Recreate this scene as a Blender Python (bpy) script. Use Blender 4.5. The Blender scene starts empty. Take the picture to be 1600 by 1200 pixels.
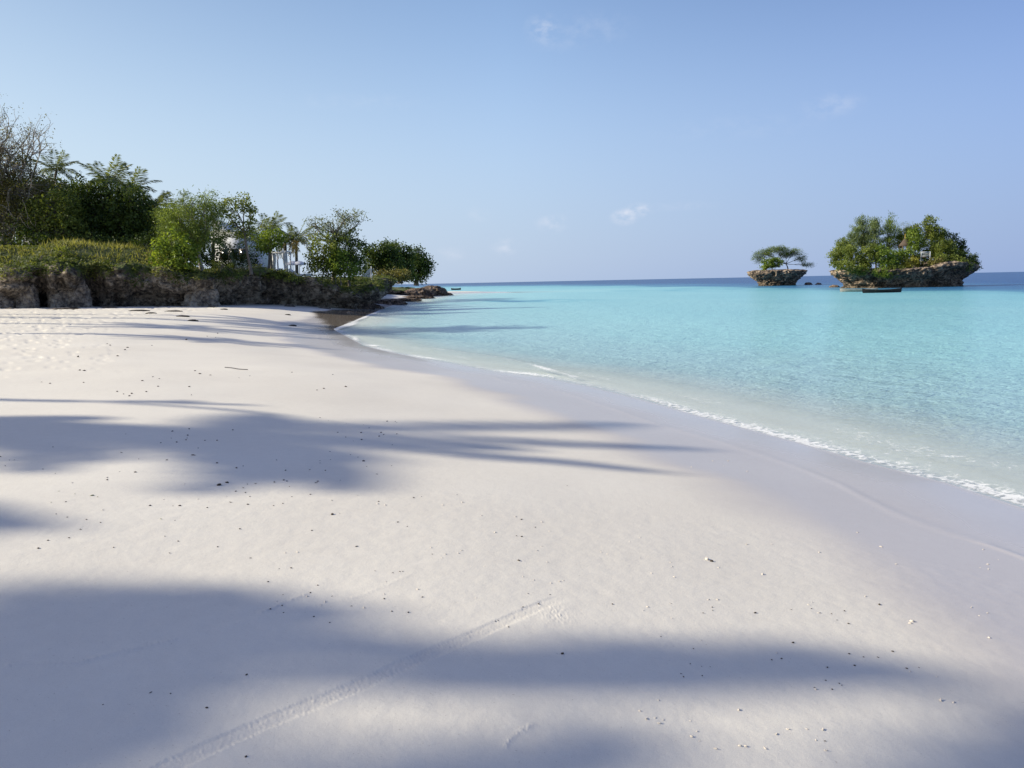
import bpy, math, random
import numpy as np
from mathutils import Vector, Matrix
rng = np.random.default_rng(7); random.seed(7)
C = bpy.context.scene.collection
SC = bpy.context.scene

# ------------------------------------------------------------------ camera
F = 1202.0; EYE = 2.6; ROLL = math.radians(-1.16); PITCH = math.radians(7.55)
_f = np.array([0, math.cos(PITCH), -math.sin(PITCH)]); _r0 = np.array([1., 0, 0]); _u0 = np.cross(_r0, _f)
_r = _r0*math.cos(ROLL)+_u0*math.sin(ROLL); _u = -_r0*math.sin(ROLL)+_u0*math.cos(ROLL)
cam_data = bpy.data.cameras.new('camera'); cam = bpy.data.objects.new('camera', cam_data); C.objects.link(cam)
cam_data.sensor_width = 36; cam_data.lens = 36*F/1600; cam_data.clip_start = .05; cam_data.clip_end = 60000
M = Matrix(((_r[0], _u[0], -_f[0]), (_r[1], _u[1], -_f[1]), (_r[2], _u[2], -_f[2]))).to_4x4()
M.translation = Vector((0, 0, EYE)); cam.matrix_world = M
SC.camera = cam
def ray(px, py): return _f*F+_r*(px-800)-_u*(py-600)          # direction through a point of the 1600x1200 photograph
def P(px, py, z=0.):
    d = ray(px, py); t = (z-EYE)/d[2]; return np.array([d[0]*t, d[1]*t, z])
def D(px, py, Y):
    d = ray(px, py); t = Y/d[1]; return np.array([d[0]*t, Y, EYE+d[2]*t])

# ------------------------------------------------------------------ light
SUN_EL = math.radians(28); SUN_AZ = math.radians(-92)         # clockwise from +Y
S = np.array([math.sin(SUN_AZ)*math.cos(SUN_EL), math.cos(SUN_AZ)*math.cos(SUN_EL), math.sin(SUN_EL)])
sun_data = bpy.data.lights.new('sun', 'SUN'); sun_data.energy = 4.05; sun_data.angle = math.radians(.75); sun_data.color = (1, .925, .77)
sun = bpy.data.objects.new('sun', sun_data); C.objects.link(sun)
sun.rotation_euler = Vector(S).to_track_quat('Z', 'Y').to_euler()
world = bpy.data.worlds.new('World'); SC.world = world; world.use_nodes = True
SC.view_settings.view_transform = 'Standard'; SC.view_settings.look = 'None'; SC.view_settings.gamma = 1
SC.view_settings.exposure = 0.7
SC.cycles.max_bounces = 6; SC.cycles.transparent_max_bounces = 8
SC.cycles.diffuse_bounces = 3; SC.cycles.glossy_bounces = 3; SC.cycles.caustics_reflective = False; SC.cycles.caustics_refractive = False
def build_world():
    nt = world.node_tree; nt.nodes.clear(); N = nt.nodes.new; L = nt.links.new
    sky = N('ShaderNodeTexSky'); sky.sky_type = 'NISHITA'; sky.sun_disc = False
    sky.sun_elevation = SUN_EL; sky.sun_rotation = SUN_AZ; sky.altitude = 0
    sky.air_density = SKY_AIR; sky.dust_density = SKY_DUST; sky.ozone_density = SKY_OZ
    tc = N('ShaderNodeTexCoord')
    nz = N('ShaderNodeTexNoise'); nz.inputs['Scale'].default_value = 55; nz.inputs['Detail'].default_value = 6; nz.inputs['Roughness'].default_value = .6
    mp = N('ShaderNodeMapping'); mp.inputs['Scale'].default_value = (1, 1, 1.6); L(tc.outputs['Generated'], mp.inputs[0]); L(mp.outputs[0], nz.inputs['Vector'])
    total = None
    for px, py, w, h, a in ((848, 44, 26, 20, .36), (870, 60, 44, 22, .10), (862, 348, 26, 16, .4), (975, 339, 22, 13, .75), (997, 329, 22, 12, .7), (790, 386, 24, 14, .42),
                            (748, 336, 22, 12, .2), (1300, 165, 46, 18, .22), (930, 45, 60, 25, .12), (705, 396, 30, 12, .25), (1060, 322, 60, 8, .14), (560, 160, 120, 14, .08), (1150, 200, 130, 20, .07)):
        d = ray(px, py); d = d/np.linalg.norm(d)
        sub = N('ShaderNodeVectorMath'); sub.operation = 'SUBTRACT'; L(tc.outputs['Generated'], sub.inputs[0]); sub.inputs[1].default_value = tuple(d)
        mul = N('ShaderNodeVectorMath'); mul.operation = 'MULTIPLY'; L(sub.outputs[0], mul.inputs[0]); mul.inputs[1].default_value = (F/w, F/w, F/h)
        ln = N('ShaderNodeVectorMath'); ln.operation = 'LENGTH'; L(mul.outputs[0], ln.inputs[0])
        mr = N('ShaderNodeMapRange'); mr.interpolation_type = 'SMOOTHSTEP'; mr.inputs[1].default_value = 1.25; mr.inputs[2].default_value = 0; mr.inputs[3].default_value = 0; mr.inputs[4].default_value = a
        L(ln.outputs['Value'], mr.inputs[0])
        if total is None: total = mr.outputs[0]
        else:
            ad = N('ShaderNodeMath'); ad.operation = 'ADD'; L(total, ad.inputs[0]); L(mr.outputs[0], ad.inputs[1]); total = ad.outputs[0]
    nr = N('ShaderNodeMapRange'); nr.inputs[1].default_value = .38; nr.inputs[2].default_value = .68; L(nz.outputs[0], nr.inputs[0])
    m = N('ShaderNodeMath'); m.operation = 'MULTIPLY'; m.use_clamp = True; L(total, m.inputs[0]); L(nr.outputs[0], m.inputs[1])
    tint = N('ShaderNodeMix'); tint.data_type = 'RGBA'; tint.blend_type = 'MULTIPLY'; tint.inputs[0].default_value = 1; tint.inputs[7].default_value = SKY_TINT
    L(sky.outputs[0], tint.inputs[6])
    mx = N('ShaderNodeMix'); mx.data_type = 'RGBA'; L(m.outputs[0], mx.inputs[0]); L(tint.outputs[2], mx.inputs[6]); mx.inputs[7].default_value = CLOUD
    # pale blue haze low over the horizon, by elevation only
    sx = N('ShaderNodeSeparateXYZ'); L(tc.outputs['Generated'], sx.inputs[0])
    hz = N('ShaderNodeMapRange'); hz.interpolation_type = 'SMOOTHERSTEP'; hz.inputs[1].default_value = .42; hz.inputs[2].default_value = -.06; hz.inputs[3].default_value = 0; hz.inputs[4].default_value = .93; L(sx.outputs[2], hz.inputs[0])
    az = N('ShaderNodeMapRange'); az.inputs[1].default_value = -.75; az.inputs[2].default_value = .75; L(sx.outputs[0], az.inputs[0])
    hc = N('ShaderNodeMix'); hc.data_type = 'RGBA'; L(az.outputs[0], hc.inputs[0]); hc.inputs[6].default_value = HAZE_L; hc.inputs[7].default_value = HAZE_R
    az2 = N('ShaderNodeMapRange'); az2.inputs[1].default_value = -.6; az2.inputs[2].default_value = .6; L(sx.outputs[0], az2.inputs[0])
    azr = ramp(N, L, az2.outputs[0], [(0, (.97, .87, .77)), (.5, (1.03, 1.01, 1.03)), (1, (.62, .63, .79))])
    vm = N('ShaderNodeVectorMath'); vm.operation = 'MULTIPLY'; L(tint.outputs[2], vm.inputs[0]); L(azr, vm.inputs[1])
    # violet tint added to the unseen upper sky, to colour the shadows
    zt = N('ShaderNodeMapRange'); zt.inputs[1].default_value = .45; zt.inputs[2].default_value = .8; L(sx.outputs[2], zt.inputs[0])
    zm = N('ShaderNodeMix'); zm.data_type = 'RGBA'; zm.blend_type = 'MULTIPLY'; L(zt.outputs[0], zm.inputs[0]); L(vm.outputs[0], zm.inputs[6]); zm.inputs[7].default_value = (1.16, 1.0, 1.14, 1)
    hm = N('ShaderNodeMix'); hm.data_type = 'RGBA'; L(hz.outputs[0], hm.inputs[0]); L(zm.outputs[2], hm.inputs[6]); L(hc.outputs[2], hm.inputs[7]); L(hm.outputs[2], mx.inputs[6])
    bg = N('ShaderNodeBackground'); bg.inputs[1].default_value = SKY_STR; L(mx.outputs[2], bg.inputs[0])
    out = N('ShaderNodeOutputWorld'); L(bg.outputs[0], out.inputs[0])
SKY_AIR = 1.0; SKY_DUST = .6; SKY_OZ = 2.0; SKY_STR = .106; SKY_TINT = (1.10, 1.09, 1.10, 1); CLOUD = (4.6, 4.8, 5.4, 1)
HAZE_L = (3.75, 4.5, 5.2, 1); HAZE_R = (1.5, 2.2, 4.0, 1)

# ------------------------------------------------------------------ helpers
def tag(o, label=None, cat=None, group=None, kind=None):
    if label: o['label'] = label
    if cat: o['category'] = cat
    if group: o['group'] = group
    if kind: o['kind'] = kind
    return o
def empty(name, loc, label, cat, group=None, rz=0):
    o = bpy.data.objects.new(name, None); C.objects.link(o); o.location = tuple(loc); o.rotation_euler = (0, 0, rz); o.empty_display_size = .3
    return tag(o, label, cat, group)
def link(name, me, mat=None, parent=None, loc=None):
    o = bpy.data.objects.new(name, me); C.objects.link(o)
    if mat is not None and not len(me.materials): me.materials.append(mat)
    if parent is not None: o.parent = parent
    if loc is not None: o.location = tuple(loc)
    return o
def mesh(name, V, Q, smooth=False, attrs=None):
    """V (n,3); Q (m,4) or (m,3) index array, or a list of such"""
    V = np.asarray(V, dtype=np.float32)
    Qs = Q if isinstance(Q, list) else [Q]
    Qs = [np.asarray(q, dtype=np.int32) for q in Qs if len(q)]
    idx = np.concatenate([q.ravel() for q in Qs]); tot = np.concatenate([np.full(len(q), q.shape[1]) for q in Qs])
    st = np.concatenate([[0], np.cumsum(tot)[:-1]]).astype(np.int32)
    me = bpy.data.meshes.new(name); me.vertices.add(len(V)); me.vertices.foreach_set('co', V.ravel())
    me.loops.add(len(idx)); me.loops.foreach_set('vertex_index', idx.astype(np.int32))
    me.polygons.add(len(tot)); me.polygons.foreach_set('loop_start', st)
    me.update(calc_edges=True)
    if smooth: me.polygons.foreach_set('use_smooth', np.ones(len(tot), dtype=bool))
    for k, a in (attrs or {}).items():
        at = me.attributes.new(k, 'FLOAT', 'POINT'); at.data.foreach_set('value', np.asarray(a, dtype=np.float32))
    me.validate(); return me
def grid_quads(nr, nc, wrap=False):
    i, j = np.meshgrid(np.arange(nr-1), np.arange(nc if wrap else nc-1), indexing='ij'); j2 = (j+1) % nc
    return np.stack([i*nc+j, i*nc+j2, (i+1)*nc+j2, (i+1)*nc+j], -1).reshape(-1, 4)
class MB:
    """collects geometry pieces into one mesh"""
    def __init__(s): s.V = []; s.Q = []; s.T = []; s.n = 0; s.A = []
    def add(s, V, Q, a=None):
        V = np.asarray(V, float); Q = np.asarray(Q)
        if len(Q): (s.Q if Q.shape[1] == 4 else s.T).append(Q+s.n)
        s.V.append(V); s.A.append(np.full(len(V), .5) if a is None else np.asarray(a)*np.ones(len(V))); s.n += len(V); return s
    def box(s, c, d, rz=0, taper=1.):
        x, y, z = np.array(d)/2; p = np.array([[-x, -y, -z], [x, -y, -z], [x, y, -z], [-x, y, -z], [-x*taper, -y*taper, z], [x*taper, -y*taper, z], [x*taper, y*taper, z], [-x*taper, y*taper, z]])
        c0, s0 = math.cos(rz), math.sin(rz); p = p@np.array([[c0, s0, 0], [-s0, c0, 0], [0, 0, 1]])
        return s.add(p+np.array(c), [[0, 3, 2, 1], [4, 5, 6, 7], [0, 1, 5, 4], [1, 2, 6, 5], [2, 3, 7, 6], [3, 0, 4, 7]])
    def tube(s, pts, rad, n=6):
        pts = np.asarray(pts, float); rad = np.ones(len(pts))*rad
        t = np.gradient(pts, axis=0); t /= np.linalg.norm(t, axis=1)[:, None]+1e-9
        ref = np.array([0, 0, 1.]) if abs(t[0][2]) < .9 else np.array([1., 0, 0])
        a = np.cross(t, ref); a /= np.linalg.norm(a, axis=1)[:, None]+1e-9; b = np.cross(t, a)
        th = np.linspace(0, 2*np.pi, n, endpoint=False)
        V = pts[:, None]+rad[:, None, None]*(np.cos(th)[None, :, None]*a[:, None]+np.sin(th)[None, :, None]*b[:, None])
        Q = grid_quads(len(pts), n, True); s.add(V.reshape(-1, 3), Q)
        s.n -= 0; base = s.n-len(pts)*n
        s.V.append(pts[[-1]]); s.A.append(np.array([.5])); tip = s.n; s.n += 1
        k = np.arange(n); s.T.append(np.stack([base+(len(pts)-1)*n+k, base+(len(pts)-1)*n+(k+1) % n, np.full(n, tip)], -1)); return s
    def leaves(s, c, ax, L, W, up=None, t=None):
        c = np.asarray(c, float); n = len(c)
        if n == 0: return s
        ax = ax/(np.linalg.norm(ax, axis=1)[:, None]+1e-9)
        if up is None: up = rng.normal(size=(n, 3))
        b = np.cross(ax, up); b /= np.linalg.norm(b, axis=1)[:, None]+1e-9
        L = (np.ones(n)*L)[:, None]; W = (np.ones(n)*W)[:, None]
        V = np.stack([c, c+ax*L*.45+b*W*.5, c+ax*L, c+ax*L*.45-b*W*.5], 1).reshape(-1, 3)
        return s.add(V, np.arange(4*n).reshape(n, 4), np.repeat(rng.random(n) if t is None else t, 4))
    def me(s, name, smooth=False):
        q = []
        if s.Q: q.append(np.concatenate(s.Q))
        if s.T: q.append(np.concatenate(s.T))
        return mesh(name, np.concatenate(s.V), q, smooth, {'tint': np.concatenate(s.A)})
    def build(s, name, mat, parent=None, smooth=False, loc=None): return link(name, s.me(name, smooth), mat, parent, loc)

# vectorised gradient noise
_perm = np.random.default_rng(3).permutation(256); _perm = np.concatenate([_perm, _perm, _perm])
_grad = np.random.default_rng(4).normal(size=(256, 3)); _grad /= np.linalg.norm(_grad, axis=1)[:, None]
def noise(p):
    p = np.asarray(p, float); sh = p.shape[:-1]; p = p.reshape(-1, 3)
    i = np.floor(p).astype(int); f = p-i; i &= 255; w = f*f*f*(f*(f*6-15)+10); r = 0
    for dx in (0, 1):
        for dy in (0, 1):
            for dz in (0, 1):
                h = _perm[_perm[_perm[(i[:, 0]+dx) & 255]+((i[:, 1]+dy) & 255)]+((i[:, 2]+dz) & 255)]
                g = _grad[h]; d = ((f-np.array([dx, dy, dz]))*g).sum(1)
                r = r+d*(w[:, 0] if dx else 1-w[:, 0])*(w[:, 1] if dy else 1-w[:, 1])*(w[:, 2] if dz else 1-w[:, 2])
    return (r*1.6).reshape(sh)
def fbm(p, oct=4, gain=.5, ridge=False):
    p = np.asarray(p, float); a = 1; r = 0; tot = 0
    for k in range(oct):
        n = noise(p*2**k+17.3*k)
        if ridge: n = 1-2*np.abs(n)
        r = r+a*n; tot += a; a *= gain
    return r/tot
def sm(x, a, b):
    t = np.clip((np.asarray(x, float)-a)/(b-a), 0, 1); return t*t*(3-2*t)
def v3(x, y, z=0.): return np.stack([x, y, z+np.zeros_like(x)], -1)

# polylines
def catmull(pts, step):
    pts = np.asarray(pts, float); out = []
    Pp = np.vstack([2*pts[0]-pts[1], pts, 2*pts[-1]-pts[-2]])
    for k in range(1, len(Pp)-2):
        p0, p1, p2, p3 = Pp[k-1:k+3]; n = max(1, int(np.linalg.norm((p2-p1)[:2])/step)); t = np.linspace(0, 1, n, endpoint=False)[:, None]
        out.append(.5*((2*p1)+(-p0+p2)*t+(2*p0-5*p1+4*p2-p3)*t*t+(-p0+3*p1-3*p2+p3)*t**3))
    out.append(Pp[-2][None]); return np.concatenate(out)
def inside(x, y, poly):
    c = np.zeros(x.shape, bool); n = len(poly)
    for k in range(n):
        x1, y1 = poly[k]; x2, y2 = poly[(k+1) % n]
        if y1 == y2: continue
        m = ((y1 > y) != (y2 > y)); c ^= m & (x < (x2-x1)*(y-y1)/(y2-y1)+x1)
    return c
def pdist(x, y, line, vals=None):
    best = np.full(x.shape, 1e18); val = np.zeros(x.shape)
    for k in range(len(line)-1):
        a = line[k]; d = line[k+1]-a; t = np.clip(((x-a[0])*d[0]+(y-a[1])*d[1])/(d@d), 0, 1)
        q = (x-a[0]-t*d[0])**2+(y-a[1]-t*d[1])**2
        m = q < best; best = np.where(m, q, best)
        if vals is not None: val = np.where(m, vals[k]*(1-t)+vals[k+1]*t, val)
    return (np.sqrt(best), val) if vals is not None else np.sqrt(best)

# ------------------------------------------------------------------ materials
def new_mat(name):
    m = bpy.data.materials.new(name); m.use_nodes = True; nt = m.node_tree; nt.nodes.clear()
    out = nt.nodes.new('ShaderNodeOutputMaterial'); return m, nt.nodes.new, nt.links.new, out
def ramp(N, L, src, stops, interp='LINEAR'):
    r = N('ShaderNodeValToRGB'); r.color_ramp.interpolation = interp; el = r.color_ramp.elements
    while len(el) < len(stops): el.new(.5)
    for e, (p, c) in zip(el, stops): e.position = p; e.color = (*c, 1) if len(c) == 3 else c
    L(src, r.inputs[0]); return r.outputs[0]
def noise_node(N, L, scale, detail=4, rough=.5, vec=None, dist=0):
    n = N('ShaderNodeTexNoise'); n.inputs['Scale'].default_value = scale; n.inputs['Detail'].default_value = detail; n.inputs['Roughness'].default_value = rough; n.inputs['Distortion'].default_value = dist
    if vec is not None: L(vec, n.inputs['Vector'])
    return n.outputs[0]
def math_node(N, L, op, a, b=None, clamp=False):
    m = N('ShaderNodeMath'); m.operation = op; m.use_clamp = clamp
    for k, x in ((0, a), (1, b)):
        if x is None: continue
        if isinstance(x, (int, float)): m.inputs[k].default_value = x
        else: L(x, m.inputs[k])
    return m.outputs[0]
def mixc(N, L, fac, a, b, blend='MIX'):
    m = N('ShaderNodeMix'); m.data_type = 'RGBA'; m.blend_type = blend
    for k, x in ((0, fac), (6, a), (7, b)):
        if isinstance(x, (int, float)): m.inputs[k].default_value = x
        elif isinstance(x, tuple): m.inputs[k].default_value = (*x, 1)
        else: L(x, m.inputs[k])
    return m.outputs[2]
build_world()
def leaf_mat(name, dark, light, trans=.35, rough=.55, spec=.25):
    m, N, L, out = new_mat(name)
    at = N('ShaderNodeAttribute'); at.attribute_name = 'tint'
    col = ramp(N, L, at.outputs['Fac'], [(0, dark), (1, light)])
    b = N('ShaderNodeBsdfPrincipled'); b.inputs['Roughness'].default_value = rough; b.inputs['Specular IOR Level'].default_value = spec; L(col, b.inputs['Base Color'])
    t = N('ShaderNodeBsdfTranslucent'); tc = mixc(N, L, 1., col, (1.25, 1.15, .55), 'MULTIPLY'); L(tc, t.inputs[0])
    mx = N('ShaderNodeMixShader'); mx.inputs[0].default_value = trans; L(b.outputs[0], mx.inputs[1]); L(t.outputs[0], mx.inputs[2]); L(mx.outputs[0], out.inputs[0]); return m
def plain(name, c1, c2=None, scale=3., rough=.8, bump=.3, bscale=None, spec=.3, stretch=(1, 1, 1)):
    m, N, L, out = new_mat(name); c2 = c2 or tuple(x*.75 for x in c1)
    tc = N('ShaderNodeTexCoord'); mp = N('ShaderNodeMapping'); mp.inputs['Scale'].default_value = stretch; L(tc.outputs['Object'], mp.inputs[0])
    n = noise_node(N, L, scale, 5, .6, mp.outputs[0]); col = ramp(N, L, n, [(.3, c1), (.7, c2)])
    b = N('ShaderNodeBsdfPrincipled'); b.inputs['Roughness'].default_value = rough; b.inputs['Specular IOR Level'].default_value = spec; L(col, b.inputs['Base Color'])
    bp = N('ShaderNodeBump'); bp.inputs['Strength'].default_value = bump; bp.inputs['Distance'].default_value = .03
    L(noise_node(N, L, bscale or scale*4, 5, .6, mp.outputs[0]), bp.inputs['Height']); L(bp.outputs[0], b.inputs['Normal'])
    L(b.outputs[0], out.inputs[0]); return m
def rock_mat(name, light=(.45, .37, .28), mid=(.19, .155, .115), dark=(.045, .037, .03), scale=1., tide=None, veg=False):
    m, N, L, out = new_mat(name)
    g = N('ShaderNodeNewGeometry'); pos = g.outputs['Position']
    n1 = noise_node(N, L, .45*scale, 6, .65, pos, .4); n2 = noise_node(N, L, 2.6*scale, 8, .7, pos, .2)
    v = N('ShaderNodeTexVoronoi'); v.inputs['Scale'].default_value = 1.7*scale; v.feature = 'DISTANCE_TO_EDGE'
    wv = N('ShaderNodeVectorMath'); wv.operation = 'ADD'; nn = N('ShaderNodeTexNoise'); nn.inputs['Scale'].default_value = 1.5*scale; L(pos, nn.inputs['Vector']); L(pos, wv.inputs[0]); L(nn.outputs['Color'], wv.inputs[1]); L(wv.outputs[0], v.inputs['Vector'])
    a = math_node(N, L, 'ADD', math_node(N, L, 'MULTIPLY', n1, .42), math_node(N, L, 'MULTIPLY', n2, .58))
    col = ramp(N, L, a, [(.42, dark), (.5, mid), (.57, light)])
    crack = ramp(N, L, v.outputs['Distance'], [(0, (.45, .45, .45)), (.06, (1, 1, 1))])
    col = mixc(N, L, math_node(N, L, 'MULTIPLY', n1, .9), col, crack, 'MULTIPLY')
    if veg:
        at = N('ShaderNodeAttribute'); at.attribute_name = 'veg'
        vf = math_node(N, L, 'ADD', at.outputs['Fac'], math_node(N, L, 'MULTIPLY', math_node(N, L, 'SUBTRACT', n2, .5), 2.2))
        vf = ramp(N, L, vf, [(.4, (0, 0, 0)), (.6, (1, 1, 1))])
        col = mixc(N, L, vf, col, ramp(N, L, n2, [(.35, (.035, .05, .015)), (.65, (.12, .15, .04))]))
    if tide is not None:
        sp = N('ShaderNodeSeparateXYZ'); L(pos, sp.inputs[0]); mr = N('ShaderNodeMapRange'); mr.inputs[1].default_value = tide[0]; mr.inputs[2].default_value = tide[1]; mr.inputs[3].default_value = .75; mr.inputs[4].default_value = 0
        L(math_node(N, L, 'ADD', sp.outputs[2], math_node(N, L, 'MULTIPLY', n1, 1.5)), mr.inputs[0]); col = mixc(N, L, mr.outputs[0], col, (.06, .05, .03))
    b = N('ShaderNodeBsdfPrincipled'); b.inputs['Roughness'].default_value = .9; b.inputs['Specular IOR Level'].default_value = .2; L(col, b.inputs['Base Color'])
    h = math_node(N, L, 'ADD', n2, math_node(N, L, 'MULTIPLY', math_node(N, L, 'MINIMUM', v.outputs['Distance'], .2), .9))
    bp = N('ShaderNodeBump'); bp.inputs['Strength'].default_value = .9; bp.inputs['Distance'].default_value = .35/scale; L(h, bp.inputs['Height']); L(bp.outputs[0], b.inputs['Normal'])
    L(b.outputs[0], out.inputs[0]); return m

MT = dict(
    dark_leaf=leaf_mat('dark_leaf', (.025, .048, .012), (.13, .185, .04), .35),
    mid_leaf=leaf_mat('mid_leaf', (.075, .11, .022), (.29, .34, .075), .42),
    bright_leaf=leaf_mat('bright_leaf', (.08, .14, .02), (.29, .38, .065), .42),
    olive_leaf=leaf_mat('olive_leaf', (.08, .085, .03), (.28, .26, .085), .4),
    feather_leaf=leaf_mat('feather_leaf', (.075, .12, .028), (.28, .36, .085), .42),
    grey_leaf=leaf_mat('grey_leaf', (.085, .11, .065), (.27, .31, .17), .4),
    yellow_leaf=leaf_mat('yellow_leaf', (.19, .20, .035), (.48, .45, .08), .45),
    blue_leaf=leaf_mat('blue_leaf', (.07, .11, .045), (.25, .31, .12), .4),
    palm_leaf=leaf_mat('palm_leaf', (.06, .085, .03), (.21, .25, .09), .35, .4, .5),
    palm_dry=leaf_mat('palm_dry', (.30, .20, .05), (.55, .38, .08), .3),
    grass_leaf=leaf_mat('grass_leaf', (.07, .105, .022), (.42, .41, .14), .42),
    bark=plain('bark', (.20, .17, .14), (.10, .085, .07), 4, .9, .6),
    pale_bark=plain('pale_bark', (.38, .34, .28), (.22, .19, .16), 4, .9, .6),
    palm_bark=plain('palm_bark', (.26, .22, .18), (.16, .14, .11), 2, .9, .6, 9, .2, (1, 1, 3)),
    white_paint=plain('white_paint', (.8, .8, .78), (.7, .7, .68), 1.2, .7, .1),
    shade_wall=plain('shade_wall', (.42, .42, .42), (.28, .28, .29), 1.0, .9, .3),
    cloth=plain('cloth', (.82, .81, .79), (.74, .73, .71), 2, .9, .2),
    thatch=plain('thatch', (.15, .115, .09), (.07, .055, .045), 6, .95, 1., 20, .1, (4, 4, 1)),
    glass_dark=plain('glass_dark', (.03, .035, .04), (.02, .025, .03), 2, .2, .02, None, .6),
    wood=plain('wood', (.25, .17, .10), (.14, .09, .055), 5, .8, .4),
    boat_dark=plain('boat_dark', (.035, .028, .025), (.02, .017, .016), 3, .6, .3),
    boat_pale=plain('boat_pale', (.55, .50, .43), (.38, .33, .27), 3, .7, .3),
    pebble_dark=plain('pebble_dark', (.10, .075, .05), (.05, .04, .03), 60, .8, .4),
    pebble_white=plain('pebble_white', (.78, .72, .62), (.6, .52, .42), 60, .6, .4),
    pebble_green=plain('pebble_green', (.25, .27, .06), (.15, .17, .04), 60, .8, .4),
    weed=plain('weed', (.045, .035, .025), (.02, .017, .013), 12, .9, .6),
    rock=rock_mat('rock', veg=True), isle_rock=rock_mat('isle_rock', (.50, .39, .28), (.19, .148, .11), (.035, .03, .026), 1.1, (.3, 2.2)),
    boulder=rock_mat('boulder', (.48, .41, .32), (.28, .235, .185), (.1, .085, .07), 1.1),
    headland_rock=rock_mat('headland_rock', (.34, .25, .17), (.15, .11, .08), (.04, .032, .028), 1.2),
)
def sand_material():
    m, N, L, out = new_mat('sand')
    g = N('ShaderNodeNewGeometry'); pos = g.outputs['Position']
    s = N('ShaderNodeAttribute'); s.attribute_name = 'shore'; sep = s.outputs['Fac']
    big = noise_node(N, L, .35, 4, .5, pos); fine = noise_node(N, L, 9, 6, .65, pos); grain = noise_node(N, L, 260, 3, .7, pos); mid = noise_node(N, L, 38, 5, .7, pos)
    col = ramp(N, L, math_node(N, L, 'ADD', math_node(N, L, 'MULTIPLY', big, .7), math_node(N, L, 'MULTIPLY', fine, .3)), [(.35, (.68, .635, .54)), (.65, (.745, .703, .602))])
    col = mixc(N, L, .5, col, ramp(N, L, grain, [(.3, (.80, .78, .76)), (.55, (1, 1, 1))]), 'MULTIPLY')
    sp = ramp(N, L, noise_node(N, L, 75, 2, .5, pos), [(.70, (1, 1, 1)), (.76, (.62, .57, .52))]); col = mixc(N, L, .6, col, sp, 'MULTIPLY')
    # wetness from the distance to the waterline
    sn = math_node(N, L, 'ADD', sep, math_node(N, L, 'MULTIPLY', math_node(N, L, 'SUBTRACT', noise_node(N, L, .5, 3, .5, pos), .5), 1.3))
    wet = N('ShaderNodeMapRange'); wet.interpolation_type = 'SMOOTHSTEP'; wet.inputs[1].default_value = 4.0; wet.inputs[2].default_value = 2.7; L(sn, wet.inputs[0])
    soak = N('ShaderNodeMapRange'); soak.interpolation_type = 'SMOOTHSTEP'; soak.inputs[1].default_value = 1.6; soak.inputs[2].default_value = .2; L(sn, soak.inputs[0])
    subm = N('ShaderNodeMapRange'); subm.inputs[1].default_value = -.6; subm.inputs[2].default_value = .15; L(sep, subm.inputs[0]); w = math_node(N, L, 'MULTIPLY', wet.outputs[0], subm.outputs[0])
    col = mixc(N, L, w, col, mixc(N, L, 1., col, (.745, .735, .79), 'MULTIPLY'))
    fa = N('ShaderNodeAttribute'); fa.attribute_name = 'film_mirror'; film_mirror = fa.outputs['Fac']
    col = mixc(N, L, film_mirror, col, (.30, .25, .19)); w = math_node(N, L, 'MAXIMUM', w, film_mirror)  # brown of the mirrored cliff painted into the wet film's base colour
    b = N('ShaderNodeBsdfPrincipled'); L(col, b.inputs['Base Color'])
    ro = N('ShaderNodeMapRange'); L(w, ro.inputs[0]); ro.inputs[3].default_value = .95; ro.inputs[4].default_value = .34
    ro2 = math_node(N, L, 'SUBTRACT', ro.outputs[0], math_node(N, L, 'MULTIPLY', soak.outputs[0], .16)); ro3 = math_node(N, L, 'MULTIPLY', ro2, math_node(N, L, 'SUBTRACT', 1., math_node(N, L, 'MULTIPLY', film_mirror, .8))); L(ro3, b.inputs['Roughness'])
    spc = N('ShaderNodeMapRange'); L(w, spc.inputs[0]); spc.inputs[3].default_value = .1; spc.inputs[4].default_value = .55; L(spc.outputs[0], b.inputs['Specular IOR Level'])
    h = math_node(N, L, 'ADD', math_node(N, L, 'MULTIPLY', mid, .0016), math_node(N, L, 'ADD', math_node(N, L, 'MULTIPLY', fine, .004), math_node(N, L, 'MULTIPLY', grain, .0012)))
    bs = N('ShaderNodeMapRange'); L(w, bs.inputs[0]); bs.inputs[3].default_value = .75; bs.inputs[4].default_value = .12
    bp = N('ShaderNodeBump'); bp.inputs['Distance'].default_value = 1.; L(bs.outputs[0], bp.inputs['Strength']); L(h, bp.inputs['Height']); L(bp.outputs[0], b.inputs['Normal'])
    L(b.outputs[0], out.inputs[0]); return m
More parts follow.
